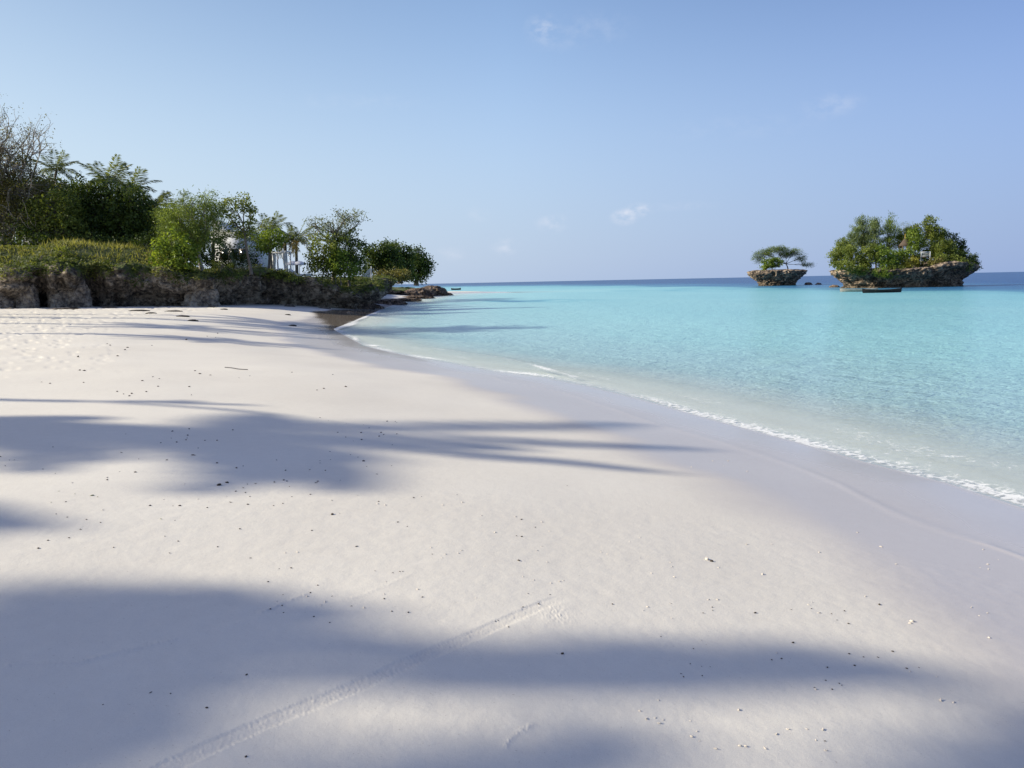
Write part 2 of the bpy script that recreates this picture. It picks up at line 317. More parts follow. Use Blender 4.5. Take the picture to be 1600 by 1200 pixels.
def water_material():
    m, N, L, out = new_mat('sea_water')
    g = N('ShaderNodeNewGeometry'); pos = g.outputs['Position']
    dep = N('ShaderNodeAttribute'); dep.attribute_name = 'depth'; clr = N('ShaderNodeAttribute'); clr.attribute_name = 'clear'; fo = N('ShaderNodeAttribute'); fo.attribute_name = 'foam'; wv = N('ShaderNodeAttribute'); wv.attribute_name = 'chop'
    col = ramp(N, L, dep.outputs['Fac'], [(0, (.80, .84, .80)), (.13, (.50, .77, .78)), (.33, (.36, .68, .68)), (.55, (.22, .54, .59)), (.7, (.09, .29, .41)), (.85, (.04, .16, .31)), (1, (.018, .085, .23))])
    mp = N('ShaderNodeMapping'); mp.inputs['Scale'].default_value = (1, 1.7, 1); mp.inputs['Rotation'].default_value = (0, 0, math.radians(-12)); L(pos, mp.inputs[0]); pv = mp.outputs[0]
    def rip(scale, dist): return noise_node(N, L, scale, 3, .55, pv, dist)
    h = math_node(N, L, 'MULTIPLY', rip(.55, .6), .15)
    h = math_node(N, L, 'ADD', h, math_node(N, L, 'MULTIPLY', rip(1.7, .8), .09))
    h = math_node(N, L, 'ADD', h, math_node(N, L, 'MULTIPLY', rip(5.5, .8), .06))
    h = math_node(N, L, 'MULTIPLY', h, wv.outputs['Fac'])
    bp = N('ShaderNodeBump'); bp.inputs['Strength'].default_value = 1.; bp.inputs['Distance'].default_value = 1.; L(h, bp.inputs['Height'])
    df = N('ShaderNodeBsdfDiffuse'); L(col, df.inputs[0]); L(bp.outputs[0], df.inputs['Normal'])
    tr = N('ShaderNodeBsdfTransparent'); tr.inputs[0].default_value = (.90, .97, .985, 1)
    body = N('ShaderNodeMixShader'); L(clr.outputs['Fac'], body.inputs[0]); L(df.outputs[0], body.inputs[1]); L(tr.outputs[0], body.inputs[2])
    gl = N('ShaderNodeBsdfGlossy'); gl.inputs['Roughness'].default_value = .12; L(bp.outputs[0], gl.inputs['Normal'])
    fr = N('ShaderNodeFresnel'); fr.inputs['IOR'].default_value = 1.33; L(bp.outputs[0], fr.inputs['Normal'])
    ff = math_node(N, L, 'MINIMUM', math_node(N, L, 'MULTIPLY', fr.outputs[0], .9), .36)
    ff = math_node(N, L, 'MULTIPLY', ff, math_node(N, L, 'SUBTRACT', 1.25, clr.outputs['Fac'], True), True)
    ws = N('ShaderNodeMixShader'); L(ff, ws.inputs[0]); L(body.outputs[0], ws.inputs[1]); L(gl.outputs[0], ws.inputs[2])
    # foam: lacy where the swash breaks
    lace = noise_node(N, L, 9, 6, .7, pos, .8)
    vo = N('ShaderNodeTexVoronoi'); vo.feature = 'DISTANCE_TO_EDGE'; vo.inputs['Scale'].default_value = 7; L(pos, vo.inputs['Vector'])
    lc = math_node(N, L, 'SUBTRACT', lace, math_node(N, L, 'MULTIPLY', math_node(N, L, 'MINIMUM', vo.outputs['Distance'], .25), .6))
    fm = N('ShaderNodeMapRange'); fm.interpolation_type = 'SMOOTHSTEP'; fm.inputs[1].default_value = .62; fm.inputs[2].default_value = .86; L(math_node(N, L, 'ADD', math_node(N, L, 'MULTIPLY', fo.outputs['Fac'], .5), lc), fm.inputs[0])
    fac = math_node(N, L, 'MULTIPLY', fm.outputs[0], math_node(N, L, 'MINIMUM', math_node(N, L, 'MULTIPLY', fo.outputs['Fac'], 4.), .65), True)
    fd = N('ShaderNodeBsdfDiffuse'); fd.inputs[0].default_value = (.86, .86, .83, 1)
    fin = N('ShaderNodeMixShader'); L(fac, fin.inputs[0]); L(ws.outputs[0], fin.inputs[1]); L(fd.outputs[0], fin.inputs[2]); L(fin.outputs[0], out.inputs[0]); return m

# ------------------------------------------------------------------ the shore: waterline, beach, sea bed
SHORE_PX = [(1600, 795), (1480, 755), (1350, 722), (1250, 692), (1110, 655), (1000, 624), (920, 604), (850, 590), (767, 580), (700, 567), (657, 560), (600, 548), (570, 540), (520, 514), (545, 504), (600, 482), (625, 474)]
shore = [(9, -400), (8, -60), (7, -12), (6.4, 0), (6.0, 5)]+[tuple(P(*s)[:2]) for s in SHORE_PX]+[(-15.5, 129), (-15.5, 160), (-14.5, 176), (-18, 190), (-60, 215), (-700, 330)]
SH = catmull(shore, 8)
SHP = np.vstack([SH, [[-3000, 330], [-3000, -400]]])
def shore_dist(x, y):
    d = pdist(x, y, SH); return np.where(inside(x, y, SHP), d, -d)
_bs = np.linspace(-420, 80, 10001); _bz = np.interp(_bs, [-400, -150, -60, -25, -8, -3, 0, 2, 3.5, 5, 6.5, 10, 16, 30, 60], [-6, -4, -2.6, -1.5, -.62, -.26, 0, .19, .35, .53, .71, .98, 1.18, 1.5, 1.7])
_k = np.hanning(61); _k /= _k.sum(); _bz = np.convolve(np.pad(_bz, 30, 'edge'), _k, 'valid')
def beach_z(s): return np.interp(s, _bs, _bz)
TRACK_PX = [(250, 1235), (330, 1190), (440, 1135), (560, 1078), (640, 1035), (720, 995), (800, 952), (850, 925), (895, 905)]
TRACK = catmull([P(a, b, .71)[:2] for a, b in TRACK_PX], .1)
def ground_z(x, y, detail=True):
    s = shore_dist(x, y); z = beach_z(s)
    far = np.hypot(x, y)
    dry = sm(s, 2, 5)
    z = z+dry*(.022*noise(v3(x*.25, y*.25))+.007*noise(v3(x*.8, y*.8, 3.)))*sm(far, 0, 6)
    if detail:
        # uneven, trodden sand further up the beach
        tro = sm(s, 8, 14)*sm(far, 14, 22)*(1-sm(far, 70, 110))
        n = fbm(v3(x*1.6, y*1.6, 9.), 3); z = z+tro*(-.075*sm(n, .15, .4)+.03*n)*sm(-x, 2, 12)
        near = far < 7
        xn, yn = x[near], y[near]
        d, u = pdist(xn, yn, TRACK, np.linspace(0, 1, len(TRACK)))
        # signed side
        k = np.clip((u*(len(TRACK)-1)).astype(int), 0, len(TRACK)-2); a = TRACK[k]; t = TRACK[k+1]-a
        side = np.sign(t[:, 0]*(yn-a[:, 1])-t[:, 1]*(xn-a[:, 0])); c = d*side
        hw = .046*(1+.15*noise(v3(u*20, u*0, 1.))); q = c/hw
        band = (1-sm(np.abs(q), .85, 1.15))*(1-sm(u, .9, 1.))
        g = (-.0014*np.cos(q*np.pi*5.5+.6*noise(v3(u*14, u*0, 8.)))-.003)*band+.005*np.clip(fbm(v3(xn*70, yn*70, 8.), 2)-.05, 0, 1)*band
        lump = fbm(v3(xn*85, yn*85, 5.), 3)
        edge = (np.exp(-((q-1.1)/.22)**2)+np.exp(-((q+1.05)/.25)**2)+.5*np.exp(-((q-.1)/.15)**2))*(1-sm(u, .93, 1.))
        g = g+edge*(.0004+.0055*np.clip(lump+.02, 0, 1))*np.clip(.6+.9*noise(v3(xn*5, yn*5, 2.)), .15, 1.3)
        # crumbled heap where the track ends, a faint second scrape, scattered crumbs
        ex, ey = P(868, 938, .71)[:2]; r = np.hypot(xn-ex, (yn-ey)*.7); g = g+np.exp(-(r/.10)**2)*.010*np.clip(fbm(v3(xn*60, yn*60, 2.), 3)+.05, 0, 1)
        for pts, hgt in (([(20, 1085), (120, 1075), (180, 1055), (272, 1028)], .006), ([(410, 975), (450, 955), (478, 943)], .006), ([(790, 1150), (800, 1135), (830, 1115)], .005), ([(180, 1050), (320, 1010), (560, 940), (640, 900)], .002)):
            ln = np.array([P(a, b, .71)[:2] for a, b in pts]); dd = pdist(xn, yn, ln); g = g+np.exp(-(dd/.018)**2)*hgt*(.6+lump)
        g = g+.0022*fbm(v3(xn*7, yn*7, 4.), 3)
        z = z.copy(); z[near] += g
        # old swash line on the wet sand
        sw = np.exp(-((s-1.5-.5*noise(v3(x*.35, y*.35, 7.)))/.05)**2)*.007*(far < 40); z = z+sw
    return z, s

def polar(rs, ths):
    R, T = np.meshgrid(rs, ths, indexing='ij'); return (R*np.sin(T)).ravel(), (R*np.cos(T)).ravel()
def build_ground():
    th = np.concatenate([np.radians(np.arange(-180, -60, 4.)), np.radians(np.arange(-60, -36, .8)), np.radians(np.linspace(-36, 36, 860)), np.radians(np.arange(36.8, 60, .8)), np.radians(np.arange(60, 180, 4.))])
    rs = np.concatenate([[.05, .5, 1., 1.4], np.exp(np.arange(math.log(1.7), math.log(8), .0034)), np.exp(np.arange(math.log(8), math.log(420), .013)), [700, 2500]])
    x, y = polar(rs, th); z, s = ground_z(x, y)
    z = np.where(np.hypot(x, y) > 600, -8, z)
    pool = np.array([P(*q)[:2] for q in ((522, 516, .02), (505, 504, .12), (488, 490, .3), (520, 485, .3), (560, 484, .2), (590, 484, .05), (560, 499, .02), (540, 508, .02))])
    film_mirror = np.zeros(len(x)); nb = (np.abs(x+14) < 14) & (y > 38) & (y < 95); pc = np.vstack([pool, pool[:1]])
    dd = pdist(x[nb], y[nb], pc); dd = np.where(inside(x[nb], y[nb], pool), dd, -dd); film_mirror[nb] = sm(dd+.5*noise(v3(x[nb]*.8, y[nb]*.3, 2.)), -.5, .5)
    me = mesh('sand', v3(x, y)*[1, 1, 0]+v3(0*x, 0*y, z), grid_quads(len(rs), len(th), True)[:, ::-1], True, {'shore': np.clip(s, -50, 50), 'film_mirror': film_mirror})
    tag(link('sand', me, sand_material()), kind='structure')
build_ground()

def build_water():
    th = np.concatenate([np.radians(np.linspace(-75, -36, 60, endpoint=False)), np.radians(np.linspace(-36, 36, 620)), np.radians(np.linspace(36.3, 110, 90))])
    rs = np.concatenate([np.exp(np.arange(math.log(5.5), math.log(60), .0085)), np.exp(np.arange(math.log(60), math.log(600), .02)), [700, 850, 1100, 1500, 2200, 3500, 6000, 12000, 30000]])
    x, y = polar(rs, th); r = np.hypot(x, y); s = shore_dist(x, y); az = np.degrees(np.arctan2(x, y)); o = -s
    # where the shallow shelf drops off: distance by bearing, from the colour break in the picture
    ed = [(P(px, py)) for px, py in ((690, 447.5), (760, 447.3), (860, 446.5), (1000, 447), (1170, 449.5), (1300, 451), (1500, 453.), (1600, 457))]
    ea = [math.degrees(math.atan2(p[0], p[1])) for p in ed]; er = [math.hypot(p[0], p[1]) for p in ed]
    rb = np.interp(az, ea, er); n = fbm(v3(x*.02, y*.02), 4)
    q = np.log(r/rb)+.35*n
    d = np.interp(o, [0, 1.5, 5, 12, 25, 60, 150], [0, .04, .17, .30, .40, .47, .52])+.05*fbm(v3(x*.08, y*.05, 2.), 3)
    d = d+(1-sm(q, -.05, .02))*0
    d = np.clip(d, 0, .58); d = d+(1.0-d)*sm(q, -.55, 1.0)*.85+sm(q, -.06, .06)*.12
    # sea-grass patches
    for px, py, rx, ry, a in ((770, 471, 60, 3.2, .42), (850, 470, 70, 2.2, .30), (700, 447.5, 50, 1.2, .2), (1100, 452, 180, 2.2, .16), (1330, 470, 150, 3, .06)):
        c = P(px, py); wx = rx/F*c[1]; wy = c[1]*c[1]/(EYE*F)*ry
        d = d+a*np.exp(-((x-c[0])/wx)**2-((y-c[1])/wy)**2)*sm(fbm(v3(x*.12, y*.06, 5.), 3), -.35, .3)
    clear = np.interp(o, [0, 1, 3, 6, 12, 20], [.95, .82, .5, .25, .08, 0])
    chop = sm(o, -.2, 5)*.8+.12; chop = chop*(1-.45*sm(r, 60, 400))
    wob = .35*noise(v3(x*.5, y*.5, 11.))+.12*noise(v3(x*2.1, y*2.1, 12.)); oo = o+wob*.6
    lineA = .8*np.exp(-((oo-.16)/.2)**2)
    jag = np.clip(.72+.75*noise(v3(x*.45, y*.3, 3.)), .2, 1.1)
    foam = lineA*jag
    foam = foam+.36*np.exp(-((oo-1.2)/.35)**2)*sm(noise(v3(x*.3, y*.22, 8.)), -.15, .3)+.25*np.exp(-((oo-.5)/.45)**2)*(1-sm(r, 18, 30))
    # second, older ripple crest off the far sand flat and surf in the notch by the rocks
    ridge = catmull([P(*p)[:2] for p in ((560, 540), (660, 545), (725, 552), (790, 562), (850, 577), (900, 592))], .5)
    dr = pdist(x, y, ridge); foam = foam+.6*np.exp(-(dr/.12)**2)*(r < 60)*(.5+.8*np.clip(noise(v3(x*.6, y*.6, 4.))+.3, 0, 1))
    notch = catmull([P(*p)[:2] for p in ((522, 515), (548, 507), (572, 494), (600, 484))], .5)
    dn = pdist(x, y, notch); foam = foam+.9*np.exp(-(dn/.35)**2)*(.35+.9*np.clip(.4+noise(v3(x*.35, y*.15, 6.)), 0, 1))*(r > 42)*(r < 90)
    foam = np.clip(foam, 0, 1.2)*(r < 140)
    # real relief: low swell, small breaker at the edge
    amp = sm(o, .5, 6)
    z = amp*(.018*noise(v3(x*.55, y*.9, 1.))+.012*noise(v3(x*1.5, y*2.4, 2.)))*(1-sm(r, 40, 80))
    z = z+.035*np.exp(-((oo-.55)/.3)**2)*jag*(r < 50)+.02*np.exp(-((oo-1.7)/.5)**2)*(r < 50)
    z = z+.03*np.exp(-(dr/.35)**2)*(r < 60)
    keep = s < 2.0
    Q = grid_quads(len(rs), len(th))[:, ::-1]; Q = Q[keep[Q].any(1)]
    used = np.zeros(len(x), bool); used[Q.ravel()] = True; mp = np.cumsum(used)-1
    A = dict(depth=np.clip(d, 0, 1), clear=clear, foam=foam, chop=chop)
    me = mesh('sea', v3(x, y)[used]+v3(0*x, 0*y, z)[used], mp[Q], True, {k: a[used] for k, a in A.items()})
    tag(link('sea', me, water_material()), kind='structure')
build_water()

# ------------------------------------------------------------------ low cliff and the land above it
# x, y at the foot, height of the lip
CL = [(-30, -60, 3.2), (-30, -20, 3.2), (-32, 10, 3.2), (-38, 28, 3.4), (-46, 42, 3.8), (-46, 55, 4.2)]
for px, d, top in ((-60, 59, 4.6), (0, 60, 4.7), (45, 60, 4.7), (100, 61, 5.0), (200, 63, 4.6), (300, 65, 4.1), (345, 66, 4.0), (400, 70, 3.9), (450, 72.5, 3.5), (500, 75, 3.0), (540, 77, 2.7), (575, 81, 2.7)):
    CL.append((D(px, 478, d)[0], d, top))
CL += [(-16.2, 87, 2.9), (-19.5, 94, 3.2), (-17.6, 105, 3.5), (-20, 113, 3.2), (-23, 125, 2.4), (-24, 140, 1.7), (-21, 155, 1.3), (-17.5, 163, 1.2), (-20, 176, 1.2), (-34, 186, 2.0), (-120, 215, 3), (-300, 240, 3)]
CLS = catmull(CL, .16)
CLC = catmull(CL, 2.0)
CPOLY = np.vstack([CLC[:, :2], [[-600, 240], [-600, -60]]])
def land_dist(x, y):
    x = np.atleast_1d(np.asarray(x, float)); y = np.atleast_1d(np.asarray(y, float))
    d, h = pdist(x, y, CLC[:, :2], CLC[:, 2]); return np.where(inside(x, y, CPOLY), d, -d), h
def land_z(x, y):
    d, h = land_dist(x, y); x = np.atleast_1d(x); y = np.atleast_1d(y)
    bearing = 800+F*x/np.maximum(y, 1)
    m = (1-sm(bearing, 230, 330))*sm(y, 40, 55)
    z = h+.15+m*1.35*sm(d, .5, 5)+.25*sm(d, 1, 12)+.18*noise(v3(x*.3, y*.3, 6.))*sm(d, .5, 3)
    return z, d
def lz(x, y): return float(land_z(x, y)[0][0])
def build_cliff():
    p = CLS; n = len(p); t = np.gradient(p[:, :2], axis=0)
    for _ in range(14): t = (np.roll(t, 1, 0)+t*2+np.roll(t, -1, 0))/4 if False else np.vstack([t[:1], (t[:-2]+2*t[1:-1]+t[2:])/4, t[-1:]])
    t /= np.linalg.norm(t, axis=1)[:, None]; nrm = np.stack([t[:, 1], -t[:, 0]], -1)     # beach side
    tt = np.array([-.12, 0, .05, .12, .2, .28, .36, .44, .52, .60, .68, .75, .82, .88, .93, .97, 1., 1., 1., 1., 1.])
    tt = np.interp(np.linspace(0, 16, 40), np.arange(17), tt[:17]); prof = np.interp(tt, [-.12, 0, .12, .3, .5, .75, .92, 1], [-.4, -.7, -1.5, -1.1, -.1, .55, .45, 0.])
    tops = np.linspace(0, -2.4, 8)[1:]
    tt = np.concatenate([tt, np.ones(7)]); prof = np.concatenate([prof, -.1+tops])
    T, _ = np.meshgrid(tt, np.arange(n), indexing='ij'); O = prof[:, None]+0*T
    foot = beach_z(shore_dist(p[:, 0], p[:, 1]))-.25
    X0, Y0 = p[:, 0][None]+0*T, p[:, 1][None]+0*T
    Z = foot[None]+(p[:, 2]-foot)[None]*T
    but = fbm(v3(X0*.16, Y0*.16, 2.), 3)*2.6+1.1*fbm(v3(X0*.5, Y0*.5, Z*.35), 2, ridge=True)
    bp = 800+F*X0/np.maximum(Y0, 20)
    for c0, w0, a0 in ((8, 20, .5), (45, 13, 1.3), (76, 12, -1.3), (95, 10, 1.0), (122, 14, .9), (155, 14, -1.0), (178, 8, .7), (205, 16, .5), (245, 22, -.8), (285, 12, .5), (318, 22, 1.0), (365, 20, -1.0), (420, 40, -1.1), (470, 20, -.6), (515, 16, .6), (560, 18, .9)):
        O = O+a0*np.exp(-((bp-c0)/w0)**2)*(Y0 > 50)*(Y0 < 90)*(1-.7*sm(T, .75, 1.))
    O = O+but*.75*(T < 1)*sm(1-T, -.02, .12)+but*.75*(1-sm(1-T, -.02, .12))
    q = np.stack([X0, Y0, Z], -1)
    O = O+(.75*fbm(q*.7, 4, .55, True)+.52*fbm(q*2.2+5, 3, .6)+.16*fbm(q*6+2, 2, .6))*np.where(tops.size and T >= 1, .5, 1)
    X = X0+nrm[None, :, 0]*O; Y = Y0+nrm[None, :, 1]*O
    q = np.stack([X, Y, Z*.6], -1)
    Z = Z+.5*fbm(q*.7+9, 3)*sm(T, .1, .9)+.75*noise(q*.22+3)*sm(T, .3, .9)*(Y0 > 50)*(Y0 < 84)+.1*fbm(q*3+3, 2)*sm(T, 0, .3)
    Z[-7:] += np.linspace(0, .08, 7)[:, None]
    veg = np.where(T >= 1, .8, sm(T, .55, 1.0)*.6)+.5*fbm(v3(X*.35, Y*.35, 1.), 2)*sm(T, .4, .8)
    V = np.stack([X, Y, Z], -1).reshape(-1, 3)
    global LIP
    k = ((T > .8-.22*sm(-(800+F*X0/np.maximum(Y0, 20)), -330, -230)*sm(noise(v3(X0*.45, Y0*.45)), -.1, .35)) & (Y > 50) & (Y < 140) & (X > -60)).ravel(); LIP = V[k]; LIPV = fbm(v3(LIP[:, 0]*.35, LIP[:, 1]*.35, 3.), 3); LIP = LIP[LIPV > -.12]
    me = mesh('cliff', V, grid_quads(len(tt), n)[:, ::-1], True, {'veg': veg.ravel()})
    tag(link('cliff', me, MT['rock']), kind='structure')
build_cliff()
def land_material():
    m, N, L, out = new_mat('land'); g = N('ShaderNodeNewGeometry'); pos = g.outputs['Position']
    n1 = noise_node(N, L, .5, 5, .6, pos); n2 = noise_node(N, L, 6, 6, .7, pos)
    col = ramp(N, L, math_node(N, L, 'ADD', math_node(N, L, 'MULTIPLY', n1, .6), math_node(N, L, 'MULTIPLY', n2, .4)), [(.4, (.05, .075, .018)), (.55, (.11, .13, .04)), (.66, (.26, .21, .12))])
    b = N('ShaderNodeBsdfPrincipled'); b.inputs['Roughness'].default_value = .95; L(col, b.inputs['Base Color'])
    bp = N('ShaderNodeBump'); bp.inputs['Distance'].default_value = .2; L(n2, bp.inputs['Height']); L(bp.outputs[0], b.inputs['Normal']); L(b.outputs[0], out.inputs[0]); return m
def build_land():
    xs = np.concatenate([np.arange(-400, -110, 12.), np.arange(-110, -10, .7)]); ys = np.concatenate([np.arange(-60, 30, 3.), np.arange(30, 190, .7), np.arange(190, 240, 5.)])
    X, Y = np.meshgrid(xs, ys, indexing='ij'); x, y = X.ravel(), Y.ravel(); z, d = land_z(x, y)
    z = z-1.2*(1-sm(d, .6, 2.2)); Q = grid_quads(len(xs), len(ys)); Q = Q[(d[Q] > .5).all(1)]
    me = mesh('land', v3(x, y)+v3(0*x, 0*y, z), Q, True); tag(link('land', me, land_material()), kind='structure')
build_land()

def on_land(px, Y, py=None):
    """a spot on the land seen at photo column px, at depth Y"""
    x = D(px, 430, Y)[0]; return np.array([x, Y, lz(x, Y)])

# ------------------------------------------------------------------ vegetation builders
def lobe_px(lobes, Y, depth=.8):
    out = []
    for l in lobes:
        cx, cy, rx, ry = l[:4]; dy = l[4] if len(l) > 4 else 0; k = (Y+dy)/F; c = D(cx, cy, Y+dy)
        out.append((c, np.array([rx*k, max(rx, ry)*k*depth, ry*k])*1.1))
    return out
def cluster_points(lobes, density, shell=.55):
    pts = []; ids = []
    for j, (c, r) in enumerate(lobes):
        n = max(6, int(density*(r[0]*r[2]+r[0]*r[1]+r[1]*r[2])))
        d = rng.normal(size=(n, 3)); d /= np.linalg.norm(d, axis=1)[:, None]; rad = shell+(1.03-shell)*rng.random(n)**.7
        p = c+d*rad[:, None]*r*(1+.28*noise(c+d*2.1)[:, None]+.12*noise(c*3+d*5)[:, None]); pts.append(p); ids.append(np.full(n, j))
    return np.concatenate(pts), np.concatenate(ids)
def limbs(mb, base, lobes, r0, pts=None, ids=None, twigs=0, fork=.45, lean=0.):
    """trunk from base, limbs into every lobe, twigs to leaf clumps"""
    base = np.asarray(base, float); cen = np.mean([c for c, r in lobes], 0); low = min(c[2]-r[2] for c, r in lobes)
    ft = np.array([base[0]+(cen[0]-base[0])*.5, base[1]+(cen[1]-base[1])*.5, max(base[2]+.4, min(low+.3*(cen[2]-low), base[2]+fork*(cen[2]-base[2])*1.6))])
    tr = np.linspace(0, 1, 8)[:, None]; path = base*(1-tr)+ft*tr; path[:, :2] += np.sin(tr*3.0)*.15*(ft[2]-base[2])*.25*rng.normal(size=(1, 2)); path[0] = base-[0, 0, .4]
    path[-1] = path[-1]; mb.tube(path, r0*np.linspace(1.25, .8, 8)*np.array([1.25, 1.05, 1, 1, 1, 1, 1, 1]), 8); ft = path[-1]
    for j, (c, r) in enumerate(lobes):
        mid = (ft+c)/2+rng.normal(size=3)*.12*np.linalg.norm(c-ft)*np.array([1, 1, .4]); t = np.linspace(0, 1, 7)[:, None]
        b = (1-t)**2*ft+2*t*(1-t)*mid+t*t*c; rr = r0*.6*np.linspace(1, .35, 7); mb.tube(b, rr, 6)
        if pts is not None and twigs:
            pj = pts[ids == j]; sel = pj[rng.permutation(len(pj))[:max(3, int(twigs*len(pj)))]]
            for p in sel:
                s = b[rng.integers(3, 7)]; m = (s+p)/2+rng.normal(size=3)*.08*np.linalg.norm(p-s); t2 = np.linspace(0, 1, 4)[:, None]
                mb.tube((1-t2)**2*s+2*t2*(1-t2)*m+t2*t2*p, r0*np.array([.22, .17, .11, .05]), 4)
DENS = 3.1
def foliage(mb, pts, n, spread, L, W, style='broad', center=None):
    n = int(n*DENS); m = len(pts); c = np.repeat(pts, n, 0)+rng.normal(size=(m*n, 3))*spread*np.array([1, 1, .75]); t = np.clip(np.repeat(rng.normal(.45, .22, m), n)+rng.normal(0, .18, m*n), 0, 1)
    if style == 'broad':
        ax = rng.normal(size=(m*n, 3))+[0, 0, -.2]; up = rng.normal(size=(m*n, 3))*.8+[0, 0, 1]
    elif style == 'up':      # feathery shoots rising
        ax = rng.normal(size=(m*n, 3))*[.5, .5, .4]+[0, 0, 1.0]; up = rng.normal(size=(m*n, 3))
    elif style == 'wisp':    # fine needles in every direction, drooping a little
        ax = rng.normal(size=(m*n, 3))+[0, 0, -.1]; up = rng.normal(size=(m*n, 3))
    elif style == 'flat':    # wind-swept layers
        ax = rng.normal(size=(m*n, 3))*[1, 1, .25]+[.5, 0, .05]; up = np.array([0, 0, 1.])+rng.normal(size=(m*n, 3))*.4
    mb.leaves(c, ax, .84*L*(.55+.8*rng.random(m*n)), .84*W*(.6+.7*rng.random(m*n)), up, t)
def tree(name, label, cat, base, lobes, mat, r0=.18, density=5., n=9, spread=.28, L=.3, W=.2, style='broad', bark='bark', twigs=.25, group=None, shell=.5, fork=.45, trunkless=False):
    base = np.asarray(base, float); root = empty(name, base, label, cat, group)
    pts, ids = cluster_points(lobes, density, shell)
    tb = MB(); limbs(tb, base, lobes, r0, pts, ids, twigs, fork)
    tb.V = [v-base for v in tb.V]; tb.build('stem' if trunkless else 'trunk', MT[bark], root, True)
    fb = MB(); foliage(fb, pts, n, spread, L, W, style); fb.V = [v-base for v in fb.V]; fb.build('foliage' if trunkless else 'crown', MT[mat], root)
    return root
def frond_geo(mb, p0, p1, rise, w=.55, nl=34, lw=.05, droop=.5, tint=.5, r=.03, spread=1.):
    p0 = np.asarray(p0, float); p1 = np.asarray(p1, float); ctrl = (p0+p1)/2+np.array([0, 0, rise]); t = np.linspace(0, 1, 14)[:, None]
    b = (1-t)**2*p0+2*t*(1-t)*ctrl+t*t*p1; mb.tube(b, np.linspace(r, r*.2, 14), 4)
    s = np.linspace(.12, 1, nl); S_ = s[:, None]; q = (1-S_)**2*p0+2*S_*(1-S_)*ctrl+S_*S_*p1; tan = 2*(1-S_)*(ctrl-p0)+2*S_*(p1-ctrl); tan /= np.linalg.norm(tan, axis=1)[:, None]
    side = np.cross(tan, [0, 0, 1.]); side /= np.linalg.norm(side, axis=1)[:, None]+1e-9; up = np.cross(side, tan)
    ln = w*(.35+.95*np.sin(np.pi*np.clip(s*.93+.04, 0, 1))**.7)
    for sg in (-1, 1):
        ax = side*sg*spread+tan*(.45+.5*S_)+np.array([0, 0, -droop])*(.6+.8*rng.random((nl, 1)))+up*.15+rng.normal(size=(nl, 3))*.08
        mb.leaves(q, ax, ln*(.85+.3*rng.random(nl)), lw, up+rng.normal(size=(nl, 3))*.3, np.clip(tint+rng.normal(0, .2, nl), 0, 1))
FROND = []
for k in range(6):
    mb = MB(); a = [(2.2, 1.6, .5), (2.6, .9, .7), (2.7, .1, .9), (2.5, -.9, 1.1), (2.0, -1.8, 1.3), (1.2, 2.4, .2)][k]
    frond_geo(mb, (0, 0, 0), (a[0], 0, a[1]), a[2], .62, 30, .085, .55, .5); me = mb.me('frond'); me.materials.append(MT['palm_leaf']); FROND.append(me)
FROND_DRY = FROND[4].copy(); FROND_DRY.materials[0] = MT['palm_dry']
def palm(label, base, top, scale=1., nf=17, group='coconut palms behind the low cliff', dry=0, name='palm_tree', r=.16, droopy=0, bend=.6):
    base = np.asarray(base, float); top = np.asarray(top, float); root = empty(name, base, label, 'palm tree', group)
    t = np.linspace(0, 1, 12)[:, None]; ctrl = base*.4+top*.6; ctrl[:2] = base[:2]+(top[:2]-base[:2])*(.5-bend*.4)
    pth = (1-t)**2*base+2*t*(1-t)*ctrl+t*t*top; pth[0] -= [0, 0, .4]
    mb = MB(); mb.tube(pth-base, r*np.linspace(1.25, .7, 12), 8); mb.build('trunk', MT['palm_bark'], root, True)
    for k in range(nf):
        ring = k/nf; v = [5, 0, 0, 1, 1, 2, 2, 3, 3, 4][min(9, int(ring*10+droopy))]
        me = FROND_DRY if k >= nf-dry else FROND[v]
        o = link('frond', me, None, root, top-base); o.rotation_euler = (random.uniform(-.12, .12), random.uniform(-.12, .12), k*2.4+random.uniform(-.3, .3)); s = scale*random.uniform(.85, 1.1); o.scale = (s, s, s)
    return root
def bare_tree(root_pos, label, ymax, Y):
    base = np.asarray(root_pos, float); root = empty('bare_tree', base, label, 'tree'); mb = MB()
    ends = []
    def grow(p, d, ln, r, lvl):
        n = 5; path = [p]; dd = d.copy()
        for _ in range(n):
            dd = dd+rng.normal(size=3)*.16+np.array([0, 0, .03]); dd /= np.linalg.norm(dd); p = p+dd*ln/n; path.append(p)
        mb.tube(path, np.linspace(r, r*.55, n+1), 5 if lvl < 3 else 3)
        if lvl >= 5: ends.append(p); return
        for _ in range(4 if lvl < 2 else 3 if lvl < 4 else 2):
            nd = dd+rng.normal(size=3)*.62+np.array([.06, 0, .1]); nd /= np.linalg.norm(nd); q = path[rng.integers(2, n+1)]
            grow(q, nd, ln*rng.uniform(.6, .85), r*.62, lvl+1)
    for d0 in ((.05, 0, 1), (.5, -.1, .8), (-.45, .1, .8), (.75, .1, .55)):
        d0 = np.array(d0); grow(base-[0, 0, .3], d0/np.linalg.norm(d0), 5.6, .24, 0)
    mb.V = [v-base for v in mb.V]; mb.build('trunk', MT['pale_bark'], root)
    e = np.array(ends); e = e[rng.permutation(len(e))[:int(len(e)*.7)]]; fb = MB(); foliage(fb, e, 3, .3, .2, .1, 'broad'); fb.V = [v-base for v in fb.V]; fb.build('crown', MT['olive_leaf'], root)
    return root, ends

